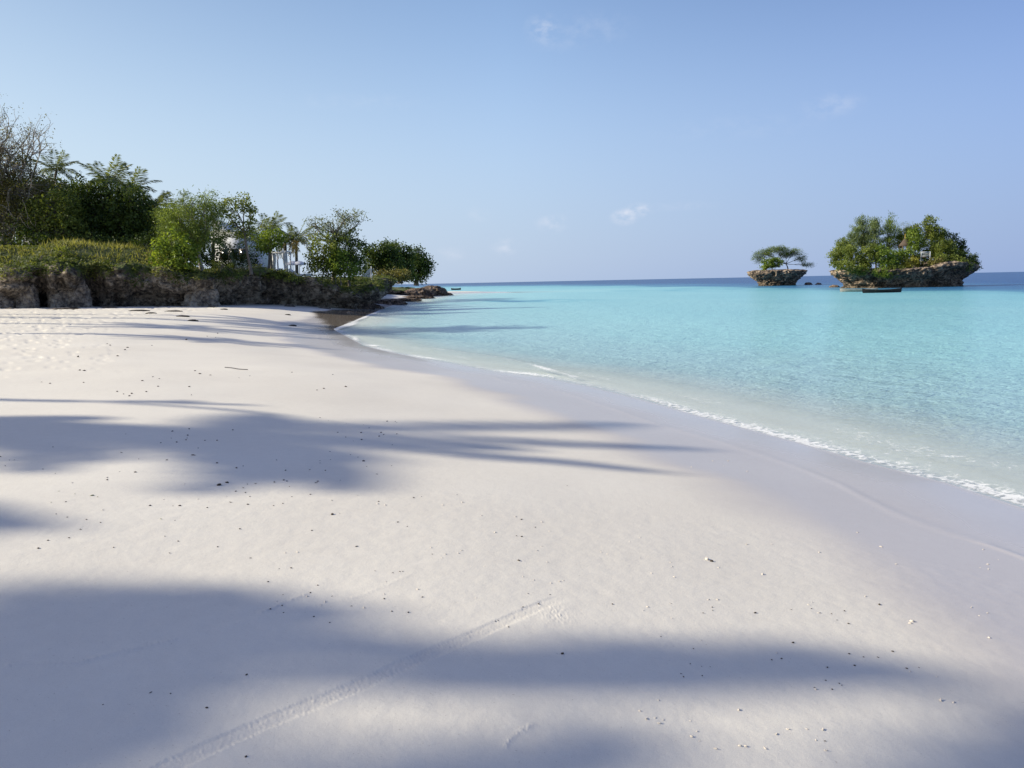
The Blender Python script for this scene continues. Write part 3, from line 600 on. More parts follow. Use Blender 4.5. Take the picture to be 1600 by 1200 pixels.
# ------------------------------------------------------------------ trees and shrubs on the land, left to right
def T(name, label, px, Y, lobes, mat, cat='tree', depth=.8, **k):
    return tree(name, label, cat, on_land(px, Y), lobe_px(lobes, Y, depth), mat, **k)
bt, ends = bare_tree(on_land(-34, 73), 'leafless pale branched tree at the far left edge, its twigs against the sky', 165, 73)
T('vine_covered_tree', 'olive brown tree smothered in dry vines below the leafless twigs at the left edge', 5, 72, [(8, 262, 28, 34), (30, 300, 38, 36), (62, 296, 20, 20, 1), (5, 330, 35, 40), (-30, 290, 40, 60), (45, 335, 30, 30), (38, 262, 18, 20)], 'olive_leaf', r0=.22, density=5.5, n=10, L=.26, W=.13, bark='pale_bark', twigs=.5)
T('leafy_tree', 'yellow green rounded tree between the vine covered tree and the big dark tree', 85, 71, [(85, 325, 34, 28), (98, 362, 34, 20), (62, 345, 24, 28), (112, 335, 22, 25)], 'mid_leaf', r0=.16, density=6, L=.26, W=.19)
T('broad_dark_tree', 'largest dark green tree with a domed crown above the grassy mound', 140, 75, [(135, 312, 34, 34), (105, 325, 42, 40), (172, 328, 40, 40), (150, 350, 60, 32), (75, 312, 25, 28, 2)], 'dark_leaf', r0=.3, density=5.5, n=11, L=.3, W=.24)
T('broad_dark_tree', 'dark green tree joined to the right side of the largest dark tree', 205, 74, [(205, 325, 30, 32), (222, 345, 24, 34), (190, 350, 36, 30), (225, 370, 22, 18)], 'dark_leaf', r0=.22, density=6, n=11, L=.28, W=.22)
for lab, px, Y, lob, m in (('dim dark tree filling the gap behind the vine covered tree', 30, 84, [(20, 345, 45, 35), (60, 350, 40, 30), (30, 310, 40, 30)], 'dark_leaf'),
                           ('dim dark tree behind the feathery tree, its foot in shade', 262, 82, [(255, 360, 32, 28), (285, 375, 30, 24), (240, 345, 24, 26), (310, 385, 26, 20)], 'dark_leaf'),
                           ('broad olive tree behind the fronds left of the feathery tree', 258, 78, [(252, 350, 22, 22), (268, 362, 22, 20)], 'mid_leaf'),
                           ('dim tree behind the largest dark tree, closing the skyline', 120, 88, [(110, 330, 60, 40), (180, 340, 50, 40), (225, 350, 30, 30)], 'dark_leaf')):
    T('backing_tree', lab, px, Y, lob, m, r0=.22, density=4, n=8, L=.34, W=.27)
for lab, px, Y, lob in (('dark shaded bush at the left edge in front of the grey wall', 20, 69.5, [(-12, 376, 22, 12), (14, 386, 24, 8), (42, 374, 18, 16), (30, 352, 10, 10)]), ('dark shaded bush between the yellow green tree and the mound', 80, 69.5, [(72, 378, 22, 12), (98, 380, 22, 12)]),
                        ('dark bush behind the pale trunk of the feathery tree', 300, 72, [(290, 402, 22, 18), (318, 405, 20, 14), (272, 405, 18, 18)])):
    T('undergrowth_bush', lab, px, Y, lob, 'dark_leaf', 'bush', r0=.05, density=7, L=.22, W=.16, trunkless=True)
T('undergrowth_bush', 'dark shaded undergrowth bush below the largest dark tree', 150, 70, [(130, 378, 30, 12), (165, 382, 32, 12), (195, 385, 26, 12)], 'dark_leaf', 'bush', r0=.05, density=7, L=.22, W=.15, trunkless=True)
T('undergrowth_bush', 'dark bush left of the bright big-leaved shrub, at the foot of the tree wall', 232, 69, [(228, 385, 20, 16), (245, 380, 16, 22)], 'dark_leaf', 'bush', r0=.05, density=7, L=.22, W=.15, trunkless=True)
T('feathery_tree', 'fine leaved grey green tree with pale straight trunk near the cliff edge', 316, 66.5, [(300, 340, 34, 30), (322, 326, 24, 22), (283, 355, 30, 32), (322, 358, 24, 30), (300, 372, 30, 22), (262, 340, 20, 22, 2), (338, 338, 12, 16)], 'feather_leaf', r0=.15, density=8, n=15, spread=.25, L=.34, W=.06, style='wisp', bark='pale_bark', fork=.7)
T('big_leaved_shrub', 'bright green big-leaved shrub spilling over the cliff edge', 268, 64.5, [(268, 378, 20, 22), (252, 398, 16, 16), (285, 392, 22, 20), (270, 415, 20, 14), (292, 405, 18, 16)], 'bright_leaf', 'shrub', r0=.06, density=7, n=8, spread=.22, L=.30, W=.24, trunkless=True)
T('slender_tree', 'slim tree with airy glossy crown and thin leaning trunk at the cliff edge', 393, 68, [(362, 320, 20, 14), (385, 318, 14, 13), (353, 334, 12, 9), (392, 335, 8, 12), (376, 356, 15, 13), (392, 350, 7, 10), (362, 348, 9, 7), (380, 368, 12, 5)], 'mid_leaf', r0=.11, density=9, n=6, spread=.2, L=.26, W=.17, twigs=.3, fork=.75, shell=.35)
T('round_tree', 'small bright round crowned tree right of the slender tree in the garden', 418, 75, [(411, 376, 14, 14), (427, 370, 15, 15), (419, 386, 18, 8), (438, 378, 10, 10)], 'bright_leaf', r0=.12, density=7, n=9, L=.26, W=.2)
T('tall_airy_tree', 'tall sparse grey green tree against the sky above the dense seaside bush', 520, 78, [(492, 350, 16, 16), (545, 338, 22, 14), (520, 358, 26, 18), (562, 346, 10, 14), (535, 372, 26, 16), (484, 368, 10, 12)], 'grey_leaf', r0=.2, density=5, n=7, spread=.25, L=.3, W=.11, twigs=.6, bark='pale_bark', shell=.3)
T('seaside_bush', 'dense green bush left part of the clump by the rock point', 503, 75.5, [(505, 392, 20, 24), (498, 418, 18, 16), (515, 412, 18, 18)], 'mid_leaf', 'bush', r0=.08, density=8, n=10, L=.26, W=.2, trunkless=True)
T('seaside_bush', 'tall dark bush right part of the clump by the rock point', 545, 77.5, [(540, 385, 28, 20), (555, 405, 14, 28), (540, 415, 18, 22)], 'dark_leaf', 'bush', r0=.1, density=7, n=10, L=.26, W=.2, trunkless=True)
T('seaside_bush', 'bright green low bush in front of the tall dark bush by the rock point', 532, 75, [(530, 412, 18, 16), (523, 400, 12, 12), (545, 420, 12, 12)], 'bright_leaf', 'bush', r0=.05, density=8, n=9, L=.26, W=.2, trunkless=True)
T('headland_tree', 'dark spreading tree left of three on the far headland', 592, 112, [(588, 400, 20, 14), (600, 392, 22, 12), (582, 415, 18, 14), (605, 410, 24, 16)], 'dark_leaf', r0=.3, density=4.5, n=11, spread=.35, L=.36, W=.3)
T('headland_tree', 'dark domed tree, the tallest of three on the far headland', 625, 118, [(614, 388, 12, 9), (625, 396, 20, 14), (618, 410, 26, 16), (630, 424, 24, 12)], 'dark_leaf', r0=.3, density=4.5, n=11, spread=.35, L=.36, W=.3)
T('headland_tree', 'dark rounded tree leaning over the sea, right of three on the far headland', 650, 124, [(652, 402, 16, 12), (660, 412, 15, 14), (645, 418, 20, 16), (667, 422, 8, 8), (648, 432, 16, 8)], 'dark_leaf', r0=.28, density=5, n=11, spread=.35, L=.36, W=.3)
T('low_shrub', 'low olive shrub under the trees of the far headland', 605, 108, [(595, 426, 12, 7), (612, 428, 14, 6), (628, 430, 14, 7)], 'olive_leaf', 'shrub', r0=.05, density=6, L=.3, W=.2, trunkless=True)
# dark hedge before the white house, creepers over the cliff lip
T('clipped_hedge', 'dark reddish hedge in front of the white house', 365, 76, [(335, 400, 16, 14), (358, 396, 16, 14), (380, 396, 16, 16), (350, 410, 22, 9), (378, 410, 20, 8), (395, 404, 10, 12)], 'dark_leaf', 'hedge', r0=.06, density=7, L=.22, W=.14, trunkless=True)
T('spilling_creeper', 'dark green creeper hanging over the cliff beside the feathery tree', 345, 66, [(340, 425, 14, 9), (352, 432, 14, 12), (366, 430, 12, 9)], 'dark_leaf', 'creeper', r0=.04, density=10, n=9, spread=.15, L=.17, W=.12, trunkless=True)
T('spilling_creeper', 'dark green creeper hanging between two pale boulders at the left', 68, 61, [(66, 425, 8, 14), (74, 412, 12, 9), (60, 410, 10, 6)], 'dark_leaf', 'creeper', r0=.04, density=11, n=9, spread=.14, L=.16, W=.12, trunkless=True)
T('spilling_creeper', 'green creeper over the cliff lip in front of the white daybed', 430, 71.5, [(415, 428, 14, 6), (438, 428, 14, 6), (452, 433, 12, 5)], 'mid_leaf', 'creeper', r0=.04, density=10, n=9, spread=.14, L=.18, W=.12, trunkless=True)
T('mound_bush', 'small green bush on the grassy mound at the left', 100, 62.5, [(98, 395, 14, 9), (88, 400, 10, 7)], 'mid_leaf', 'bush', r0=.04, density=10, n=9, spread=.15, L=.18, W=.13, trunkless=True)
T('mound_bush', 'small green bush below the trunk of the feathery tree', 338, 68, [(335, 418, 14, 7), (352, 415, 10, 7)], 'mid_leaf', 'bush', r0=.04, density=10, n=9, spread=.15, L=.18, W=.13, trunkless=True)
def PALM(label, px, py, Y, **k):
    top = D(px, py, Y); b = on_land(px+k.pop('lean', -6), Y+1); return palm(label, b, top, **k)
PALM('coconut palm leftmost, its fronds beside the leafless twigs', 88, 268, 80, scale=.95)
PALM('coconut palm highest above the crown of the largest dark tree', 168, 286, 84, scale=1.15)
PALM('coconut palm between the highest palm and the two drooping ones', 207, 298, 82, scale=1.0)
PALM('coconut palm with drooping fronds at the right shoulder of the dark tree', 236, 326, 80, scale=.95, droopy=1)
PALM('coconut palm with upright fronds behind the feathery tree', 270, 338, 79, scale=1.05)
PALM('low fan of palm fronds between the feathery tree and the white house', 334, 378, 74, scale=1.05, droopy=1, lean=0, nf=14)
PALM('coconut palm standing alone against the sky behind the small round tree', 422, 362, 92, scale=1.05, lean=3)
PALM('short garden palm with two yellow dead fronds, left of a pair', 446, 380, 85, scale=.8, dry=3, lean=2)
PALM('short garden palm with yellow dead fronds, right of a pair', 463, 376, 84, scale=.95, dry=3, lean=1)
PALM('small palm between the slender tree trunk and the round tree', 402, 378, 86, scale=.9, lean=0, nf=13)

# low grass and weeds along the cliff top
def ground_cover():
    n = 150000; px = rng.uniform(-160, 640, n); Y = np.where(px < 560, rng.uniform(58, 90, n), rng.uniform(84, 130, n))
    x = (px-800)/F*Y*1.0; z, d = land_z(x, Y); mound = 1-sm(px, 250, 330)
    k = (d > -.1) & (d < 2.5+7*mound+rng.random(n)*2.5*1.2); x, Y, z, d, mound, px = [a[k] for a in (x, Y, z, d, mound, px)]
    pn = fbm(v3(x*.45, Y*.45, 3.), 3); kk = rng.random(len(x)) < np.clip(.75+1.1*pn, .1, 1); x, Y, z, d, mound, pn, px = [a[kk] for a in (x, Y, z, d, mound, pn, px)]
    m = len(x); mb = MB(); c = np.stack([x+rng.normal(0, .08, m), Y+rng.normal(0, .08, m), z-.05-1.1*(1-sm(d, .3, 2.0))*.35], -1)
    ax = rng.normal(size=(m, 3))*[.55, .55, .3]+[0, 0, 1.]; tall = rng.random(m) < .25*mound*sm(px, 60, 120)*sm(d, 1, 3)
    L_ = np.where(tall, rng.uniform(.5, .95, m), rng.uniform(.15, .38, m))*(.75+.6*np.clip(pn, -.3, 1)); W_ = np.where(tall, .05, rng.uniform(.05, .14, m))
    mb.leaves(c, ax, L_, W_, None, np.clip(rng.normal(.18, .16, m)+.3*tall+.22*sm(px, 110, 170)*mound+.8*pn, 0, 1))
    q = LIP[rng.integers(0, len(LIP), 36000)]+rng.normal(size=(36000, 3))*.12; ax = rng.normal(size=(36000, 3))*[1, 1, .5]+[.1, -.3, -.15]
    mb.leaves(q, ax, rng.uniform(.14, .34, 36000), rng.uniform(.05, .13, 36000), None, np.clip(rng.normal(.15, .18, 36000)+.5*noise(q*.5), 0, 1))
    tag(mb.build('cliff_top_grass', MT['grass_leaf']), 'yellow green grass and weeds covering the top of the low cliff', 'grass', kind='stuff')
ground_cover()

# ------------------------------------------------------------------ boulders and rocks
def blob_rock(name, label, cat, c, r, mat, sub=28, group=None, seed=0, flat=.35, rough=1., profile=None, kind=None, block=False):
    """a rock as one closed displaced mesh; profile maps height fraction to radius fraction"""
    c = np.asarray(c, float); r = np.asarray(r, float); nu, nv = sub*2, sub
    th = np.linspace(0, 2*np.pi, nu, endpoint=False); v = np.linspace(0, 1, nv); T_, V_ = np.meshgrid(th, v); 
    if profile is None: rad = np.sqrt(np.clip(1-(V_*1.0)**2.6, 0, 1)); zz = V_
    else: rad = np.interp(V_, [a for a, b in profile], [b for a, b in profile]); zz = np.interp(V_, [a for a, b in profile], [a for a, b in profile]); zz = np.minimum(V_/.9, 1.)
    X = np.cos(T_)*rad*r[0]; Y = np.sin(T_)*rad*r[1]; Z = zz*r[2]
    if block: a0 = seed*.7; sq = (np.abs(np.cos(T_+a0))**5+np.abs(np.sin(T_+a0))**5)**-.2*(1-.16*V_); sq = sq*np.where(V_ < 1, np.clip(1-V_**7, 0, 1)**.4, 0)/np.maximum(rad, .02); X = X*sq; Y = Y*sq; Z = Z*(1+.25*np.cos(T_-seed)*V_)
    q = np.stack([X, Y, Z], -1)+seed*13.7; s = min(r[0], r[1], r[2]*1.5); f = 1.1/s
    dn = .34*fbm(q*f, 5, .6, True)+.20*fbm(q*f*2.3, 4, .65)
    k = 1+dn*rough*flat*1.6; X *= k; Y *= k; Z = Z*(1+.2*fbm(q*f*1.3+5, 3))
    V = np.stack([X, Y, Z-.08*r[2]], -1).reshape(-1, 3); me = mesh(name, V, grid_quads(nv, nu, True), True)
    o = link(name, me, mat, None, c); tag(o, label, cat, group, kind); return o
def sand_at(x, y): return float(beach_z(shore_dist(np.array([x]), np.array([y])))[0])
def boulder(label, px, py, Y, w, h, mat='boulder', seed=1, cat='boulder', group=None, name='boulder', flat=.35):
    c = D(px, py, Y); z = sand_at(c[0], Y); return blob_rock(name, label, cat, (c[0], Y, z-.1), (w*Y/F/2, w*Y/F/2*.8, h*Y/F), MT[mat], 56, group, seed, flat, 1.5, None, None, name == 'boulder')
boulder('tall pale boulder with a sunlit left edge leaning on the cliff at the left', 44, 476, 59.5, 26, 50, seed=2)
boulder('rounded tan boulder at the foot of the cliff at the left picture edge', 8, 476, 59.6, 46, 42, seed=5)
boulder('upright grey brown buttress rock right of the tall pale boulder', 92, 476, 60.6, 26, 58, seed=8)
boulder('leaning grey buttress rock right of the dark hollow in the cliff', 122, 477, 61.2, 34, 50, seed=11)
boulder('pale cracked block under the trunk of the feathery tree', 314, 477, 65.6, 50, 46, seed=15)
boulder('brown rock spur at the seaward end of the low cliff', 562, 481, 79.5, 34, 30, 'headland_rock', seed=19)
boulder('small dark rock by the water below the brown rock spur', 588, 480, 84, 18, 7, 'headland_rock', seed=23)
for k, (px, py, Y, w, h, lab) in enumerate(((655, 458, 158, 36, 14, 'craggy brown rock nearest the trees on the far point'), (674, 457, 166, 36, 17, 'highest craggy brown rock at the end of the far point'), (693, 457.5, 170, 22, 6, 'low brown rock ending the far point in the sea'),
                                            (640, 459, 150, 24, 10, 'low brown rock at the left foot of the far point'), (606, 472, 100, 44, 10, 'flat dark ledge rock on the sand behind the spur'), (632, 467, 118, 40, 6, 'long thin dark ledge on the far sand strip'), (650, 463, 138, 44, 5, 'narrow rock shelf washed by water near the far point'))):
    boulder(lab, px, py, Y, w, h, 'headland_rock', seed=30+k*3, cat='rock', name='rock', flat=.7)
for k, (px, py, Y, w, h) in enumerate(((95, 477, 57, 40, 4), (14, 478, 57, 12, 4), (452, 478, 71, 14, 5), (505, 482, 73, 16, 4), (170, 479, 60, 22, 4), (545, 486, 70, 16, 3), (330, 479, 63, 16, 3))):
    boulder(('broken dark rubble at the foot of the cliff at the left', 'small pale stone at the cliff foot at the left picture edge', 'small round rock under the dark overhang', 'small dark rock on the shaded sand under the overhang', 'low rubble at the cliff foot below the grassy mound', 'small dark rock at the edge of the wet sand by the spur', 'low stone below the feathery tree')[k], px, py, Y, w, h, 'rock' if k != 1 else 'boulder', seed=60+k*5, cat='rock', name='rock', flat=.7)
def weed_clump(label, px, py, z, w, h=.10, seed=0):
    c = P(px, py, z); zz = sand_at(c[0], c[1]); o = blob_rock('seaweed_clump', label, 'seaweed', (c[0], c[1], zz-.03), (w/2, w*.22, h), MT['weed'], 12, 'dark seaweed clumps below the cliff', seed, .8, 1.2); return o
for k, (px, py, w) in enumerate(((112, 483, 1.1), (216, 483, 1.2), (270, 482, 1.0), (284, 486, .7), (300, 489, .5), (235, 485, .6), (364, 475.5, .7), (374, 477, .6), (350, 485, .5), (449, 484, .4), (456, 492, .4), (186, 478, .8))):
    weed_clump(('dark seaweed clump leftmost on the sand below the cliff', 'long dark seaweed clump below the middle of the cliff', 'wide dark seaweed clump, largest of the trail below the cliff', 'dark seaweed clump second in the trail below the cliff', 'dark seaweed clump last and nearest in the trail', 'small dark seaweed tuft between two larger clumps', 'dark seaweed scrap close to the cliff overhang, left of two', 'dark seaweed scrap close to the cliff overhang, right of two', 'small dark seaweed scrap on the shaded sand', 'small dark seaweed scrap on the sunlit patch, upper of two', 'small dark seaweed scrap on the sunlit patch, lower of two', 'dark seaweed clump hard against the cliff foot')[k], px, py, 1.25 if px < 330 else .9, w, .12, k)
# driftwood stick on the dry sand
a = P(350, 556, 1.1); b = P(385, 558, 1.1); za, zb = sand_at(a[0], a[1]), sand_at(b[0], b[1]); mb = MB(); t = np.linspace(0, 1, 8)[:, None]
pp = a*(1-t)+b*t; pp[:, 2] = za+(zb-za)*t[:, 0]+.02; pp[:, 1] += .04*np.sin(t[:, 0]*7); o = mb.tube(pp-pp[0], .008, 6).build('stick', MT['boat_dark'], None, True, pp[0]); tag(o, 'thin dark stick lying alone on the pale sand', 'stick')

# ------------------------------------------------------------------ garden on the land
def house():
    Y = 97; x0 = D(331, 400, Y)[0]; x1 = D(398, 400, Y)[0]; zt = D(365, 363, Y)[2]; g = lz((x0+x1)/2, Y)-.3; root = empty('house', ((x0+x1)/2, Y, g), 'white flat roofed house glimpsed behind the slender tree', 'house')
    cx = 0; w = x1-x0; h = zt-g
    MB().box((0, 3, h/2), (w, 6, h)).build('wall', MT['white_paint'], root)
    MB().box((-w*.36, 3.4, h+.65), (w*.28, 5, 1.3)).box((-w*.36, .88, h+1.36), (w*.28, .12, .14)).build('upper_storey', MT['white_paint'], root)
    [MB().box((0, yy, h+.11), (w+.2, .16, .22)).build('parapet', MT['white_paint'], root) for yy in (-.06, 6.06)]
    for xx in (-w*.2, .02, w*.24):
        f = MB().box((xx, -.03, h*.55), (.95, .1, 1.3)).build('window', MT['wood'], root); MB().box((xx, -.09, h*.55), (.75, .04, 1.1)).build('pane', MT['glass_dark'], f)
house()
def wall_thing(label, px0, px1, Y, top_py, mat, th=.35, name='garden_wall', steps=None):
    a = D(px0, 400, Y); b = D(px1, 400, Y); g = min(lz(a[0], Y), lz(b[0], Y))-.4; top = D((px0+px1)/2, top_py, Y)[2]; root = empty(name, ((a[0]+b[0])/2, Y, g), label, 'wall')
    w = b[0]-a[0]; h = top-g; MB().box((0, 0, h/2), (w, th, h)).build('masonry', MT[mat], root); MB().box((0, 0, h+.06), (w+.1, th+.14, .12)).build('coping', MT[mat], root)
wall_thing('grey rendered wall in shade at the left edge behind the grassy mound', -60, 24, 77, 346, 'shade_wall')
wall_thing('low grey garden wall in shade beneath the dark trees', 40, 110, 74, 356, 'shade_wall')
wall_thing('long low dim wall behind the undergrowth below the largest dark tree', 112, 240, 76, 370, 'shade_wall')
def stair():
    Y = 80; a = D(398, 393, Y); b = D(416, 421, Y); g = lz(b[0], Y); root = empty('garden_stair', (a[0], Y, g), 'white sloping stair side wall right of the slender trunk', 'stair'); n = 7
    w = b[0]-a[0]; h = a[2]-g; mb = MB()
    for k in range(n): hh = h*(1-k/n); mb.box((w*(k+.5)/n, .55, hh/2), (w/n*.998, 1.0, hh))
    mb.build('steps', MT['white_paint'], root); V = [[0, 0, -.3], [w+.1, 0, -.3], [w+.1, 0, .15], [0, 0, h+.3]]; V = np.array(V+[[x, -.14, z] for x, y, z in V], float)
    MB().add(V, [[0, 1, 2, 3], [7, 6, 5, 4], [0, 4, 5, 1], [1, 5, 6, 2], [2, 6, 7, 3], [3, 7, 4, 0]]).build('side_wall', MT['white_paint'], root)
stair()
def draped(mb, x, y, w, h, d=.12, n=14, pinch=.55):
    zs = np.linspace(0, 1, 9); th = np.linspace(0, 2*np.pi, n, endpoint=False); V = []
    for z in zs:
        k = 1-pinch*math.exp(-((z-.45)/.2)**2)
        for t in th: V.append([x+math.cos(t)*w/2*k*(1+.12*math.sin(5*t)), y+math.sin(t)*d*k*(1+.3*math.sin(5*t)), z*h])
    mb.add(V, grid_quads(len(zs), n, True))
def cabana():
    c = on_land(441, 78); root = empty('curtained_pergola', c, 'white curtained pergola frame behind the white daybed', 'pergola'); h = D(441, 396, 78)[2]-c[2]
    for x, y in ((-.65, -.6), (.65, -.6), (-.65, .9), (.65, .9)): MB().box((x, y, h/2), (.12, .12, h)).build('post', MT['white_paint'], root)
    mb = MB(); [mb.box((0, y, h+.06), (1.5, .12, .12)) for y in (-.6, .9)]; [mb.box((x, .15, h+.17), (.1, 1.7, .1)) for x in (-.65, -.2, .25, .65)]; mb.build('roof_beam', MT['white_paint'], root)
    for x, y in ((-.5, -.68), (.5, -.68), (.1, .95)): mb = MB(); draped(mb, x, y, .34, h); mb.build('curtain', MT['cloth'], root, True)
cabana()
def lounger(px, Y, label, rz=0, s=1.):
    c = on_land(px, Y); root = empty('sun_lounger', c, label, 'sun lounger', 'white sun loungers in the garden', rz); root.scale = (s, s, s)
    MB().box((0, 0, .26), (1.9, .68, .08)).build('frame', MT['white_paint'], root)
    for x, y in ((-.8, -.28), (.8, -.28), (-.8, .28), (.8, .28)): MB().box((x, y, .11), (.07, .07, .22)).build('leg', MT['white_paint'], root)
    mb = MB(); mb.box((.25, 0, .36), (1.4, .64, .12)); mb.build('mattress', MT['cloth'], root)
    V = np.array([[-.45, -.32, .3], [-.45, .32, .3], [-1.0, .32, .78], [-1.0, -.32, .78]]); V = np.vstack([V, V+[.08, 0, .12]]); MB().add(V, [[3, 2, 1, 0], [4, 5, 6, 7], [0, 1, 5, 4], [1, 2, 6, 5], [2, 3, 7, 6], [3, 0, 4, 7]]).build('backrest', MT['cloth'], root)
lounger(470, 75, 'white lounger lying on the lawn under the two parasols', 0, 1.1)
lounger(458, 76, 'white lounger behind the pergola curtains, left of the other lounger', .15, 1.)
def daybed():
    c = on_land(427, 75); root = empty('daybed', c, 'white cushioned daybed left of the curtained pergola', 'daybed')
    MB().box((0, 0, .22), (1.5, 1.0, .34)).build('base', MT['white_paint'], root); MB().box((.05, 0, .48), (1.4, .94, .18)).build('mattress', MT['cloth'], root); MB().box((-.62, 0, .75), (.22, .9, .4), 0, .8).build('cushion', MT['cloth'], root); MB().box((.6, 0, .65), (.2, .8, .2), 0, .8).build('cushion', MT['cloth'], root)
daybed()
def parasol(px, Y, label):
    c = on_land(px, Y); root = empty('parasol', c, label, 'parasol', 'white parasols in the garden'); h = D(px, 407.5, Y)[2]-c[2]
    MB().tube([[0, 0, 0], [0, 0, h*.5], [0, 0, h]], .03, 8).build('pole', MT['wood'], root); n = 16; th = np.linspace(0, 2*np.pi, n, endpoint=False); V = []
    for r, z in ((.02, h), (.25, h-.05), (.5, h-.18), (.72, h-.36), (.74, h-.44)): V += [[math.cos(t)*r, math.sin(t)*r, z] for t in th]
    MB().add(V, grid_quads(5, n, True)).build('canopy', MT['cloth'], root, True)
parasol(458.5, 82, 'small white domed parasol, left of the pair beneath the garden palms'); parasol(468.5, 82, 'small white domed parasol, right of the pair beneath the garden palms')
def sail():
    Y = 88; a = D(565, 432, Y); b = D(580, 434, Y); c = D(579, 418, Y); g = lz(b[0], Y); base = np.array([b[0], Y, g]); root = empty('shade_sail', base, 'white triangular shade sail standing at the rock point beside the bush', 'shade sail')
    n = 8; V = []; Q = []
    for i in range(n+1):
        for j in range(n+1):
            u = i/n; v = j/n; p = (a*(1-u)+b*u)*(1-v)+c*v; p = p+np.array([0, .25*math.sin(u*math.pi)*(1-v), 0]); V.append(p-base)
    V = np.array(V); V2 = V+[0, .03, 0]; q = grid_quads(n+1, n+1); MB().add(np.vstack([V, V2]), np.vstack([q, q[:, ::-1]+len(V)])).build('sailcloth', MT['cloth'], root, True)
    MB().tube([[.08, .05, -.3], [.06, .05, 1], c-base+[.06, .05, .15]], .04, 8).build('pole', MT['white_paint'], root, True)
    MB().tube([a-base+[0, .02, -.9], a-base+[0, .02, .1]], .03, 6).build('peg', MT['wood'], root)
sail()
def fence():
    root = empty('picket_fence', on_land(410, 70.8), 'low pale grass edged fence rail along the cliff lip before the stair', 'fence'); base = np.array(root.location); mb = MB(); pk = []
    for px in range(368, 462, 3):
        p = on_land(px, 71.3 if px < 420 else 73); pk.append(p)
        mb.box(p-base+[0, 0, .1], (.05, .05, .55))
    mb.build('pickets', MT['pale_bark'], root); MB().tube([p-base+[0, 0, .33] for p in pk], .03, 5).build('rail', MT['pale_bark'], root)
fence()

# ------------------------------------------------------------------ the two rock islands
def island(label, px0, px1, Y, topz, prof_left, depth, seed, name='rock_island'):
    cx = (D(px0, 430, Y)[0]+D(px1, 430, Y)[0])/2; rx = (D(px1, 430, Y)[0]-D(px0, 430, Y)[0])/2
    nu, nv = 420, 90; th = np.linspace(0, 2*np.pi, nu, endpoint=False); v = np.linspace(-.12, 1, nv)
    T_, V_ = np.meshgrid(th, v); zf = np.clip(V_/.72, -.2, 1); rad = np.where(V_ < .72, np.interp(zf, [-.2, 0, .12, .3, .55, .8, .95, 1], prof_left), prof_left[-1]*np.sqrt(np.clip(1-((V_-.72)/.28)**2, 0, 1)))
    co, si = np.cos(T_), np.sin(T_); X = co*rx*rad; Yy = si*depth*rad; tz = topz(cx+X*1.0)
    Z = np.where(V_ < .72, zf*tz, tz+.25*(V_-.72)/.28)
    q = np.stack([X, Yy, Z*1.2], -1)+seed*7.1
    dn = .8*fbm(q*.22, 3, .5)+1.1*fbm(q*.55, 5, .6, True)+.5*fbm(q*1.7, 4, .65); w = np.where(V_ < .72, 1, np.clip((1-V_)/.28, 0, 1)*.7)
    X += co*dn*w*1.1; Yy += si*dn*w*1.1; Z += .3*fbm(q*.8+4, 3)*sm(V_, .1, .5)
    me = mesh(name, np.stack([X, Yy, Z], -1).reshape(-1, 3), grid_quads(nv, nu, True), True)
    o = link(name, me, MT['isle_rock'], None, (cx, Y, 0)); tag(o, label, 'island'); return cx, rx
YS, YB = 228., 158.
PROF = [.74, .73, .70, .72, .82, .95, 1.0, .98]
small = island('small mushroom shaped coral rock island, left of the two', 1175, 1254, YS, lambda x: 4.4+0*x, [.66, .62, .60, .66, .84, 1.0, 1., .93], 6.5, 3)
xb = D(1415, 430, YB)[0]
big = island('large undercut coral rock island covered with trees, right of the two', 1306, 1512, YB, lambda x: np.interp(x-xb, [-14, -8, 0, 4, 8, 14], [3.7, 3.6, 3.7, 4.9, 4.7, 3.0]), [.82, .80, .77, .79, .88, .97, 1.0, .97], 9.5, 8)
def IT(name, label, px, Y, lobes, mat, z=4., cat='tree', depth=.8, **k):
    b = D(px, 430, Y); return tree(name, label, cat, (b[0], Y, z), lobe_px(lobes, Y, depth), mat, **k)
# small island
IT('umbrella_tree', 'flat topped wind bent tree on the small rock island', 1231, YS, [(1240, 394, 14, 6), (1216, 390, 18, 5), (1196, 396, 14, 7), (1184, 402, 9, 8), (1251, 404, 9, 6), (1261, 414, 9, 3), (1226, 398, 12, 4)], 'feather_leaf', 4.4, r0=.16, density=5.5, n=12, spread=.38, L=.5, W=.13, style='flat', twigs=.4, fork=.45, shell=.2)
IT('round_bush', 'bright green bush under the umbrella tree on the small island', 1207, YS-3, [(1202, 411, 10, 7), (1213, 410, 9, 7), (1194, 415, 6, 5)], 'bright_leaf', 4.4, 'bush', r0=.08, density=6, n=10, spread=.3, L=.4, W=.3, trunkless=True)
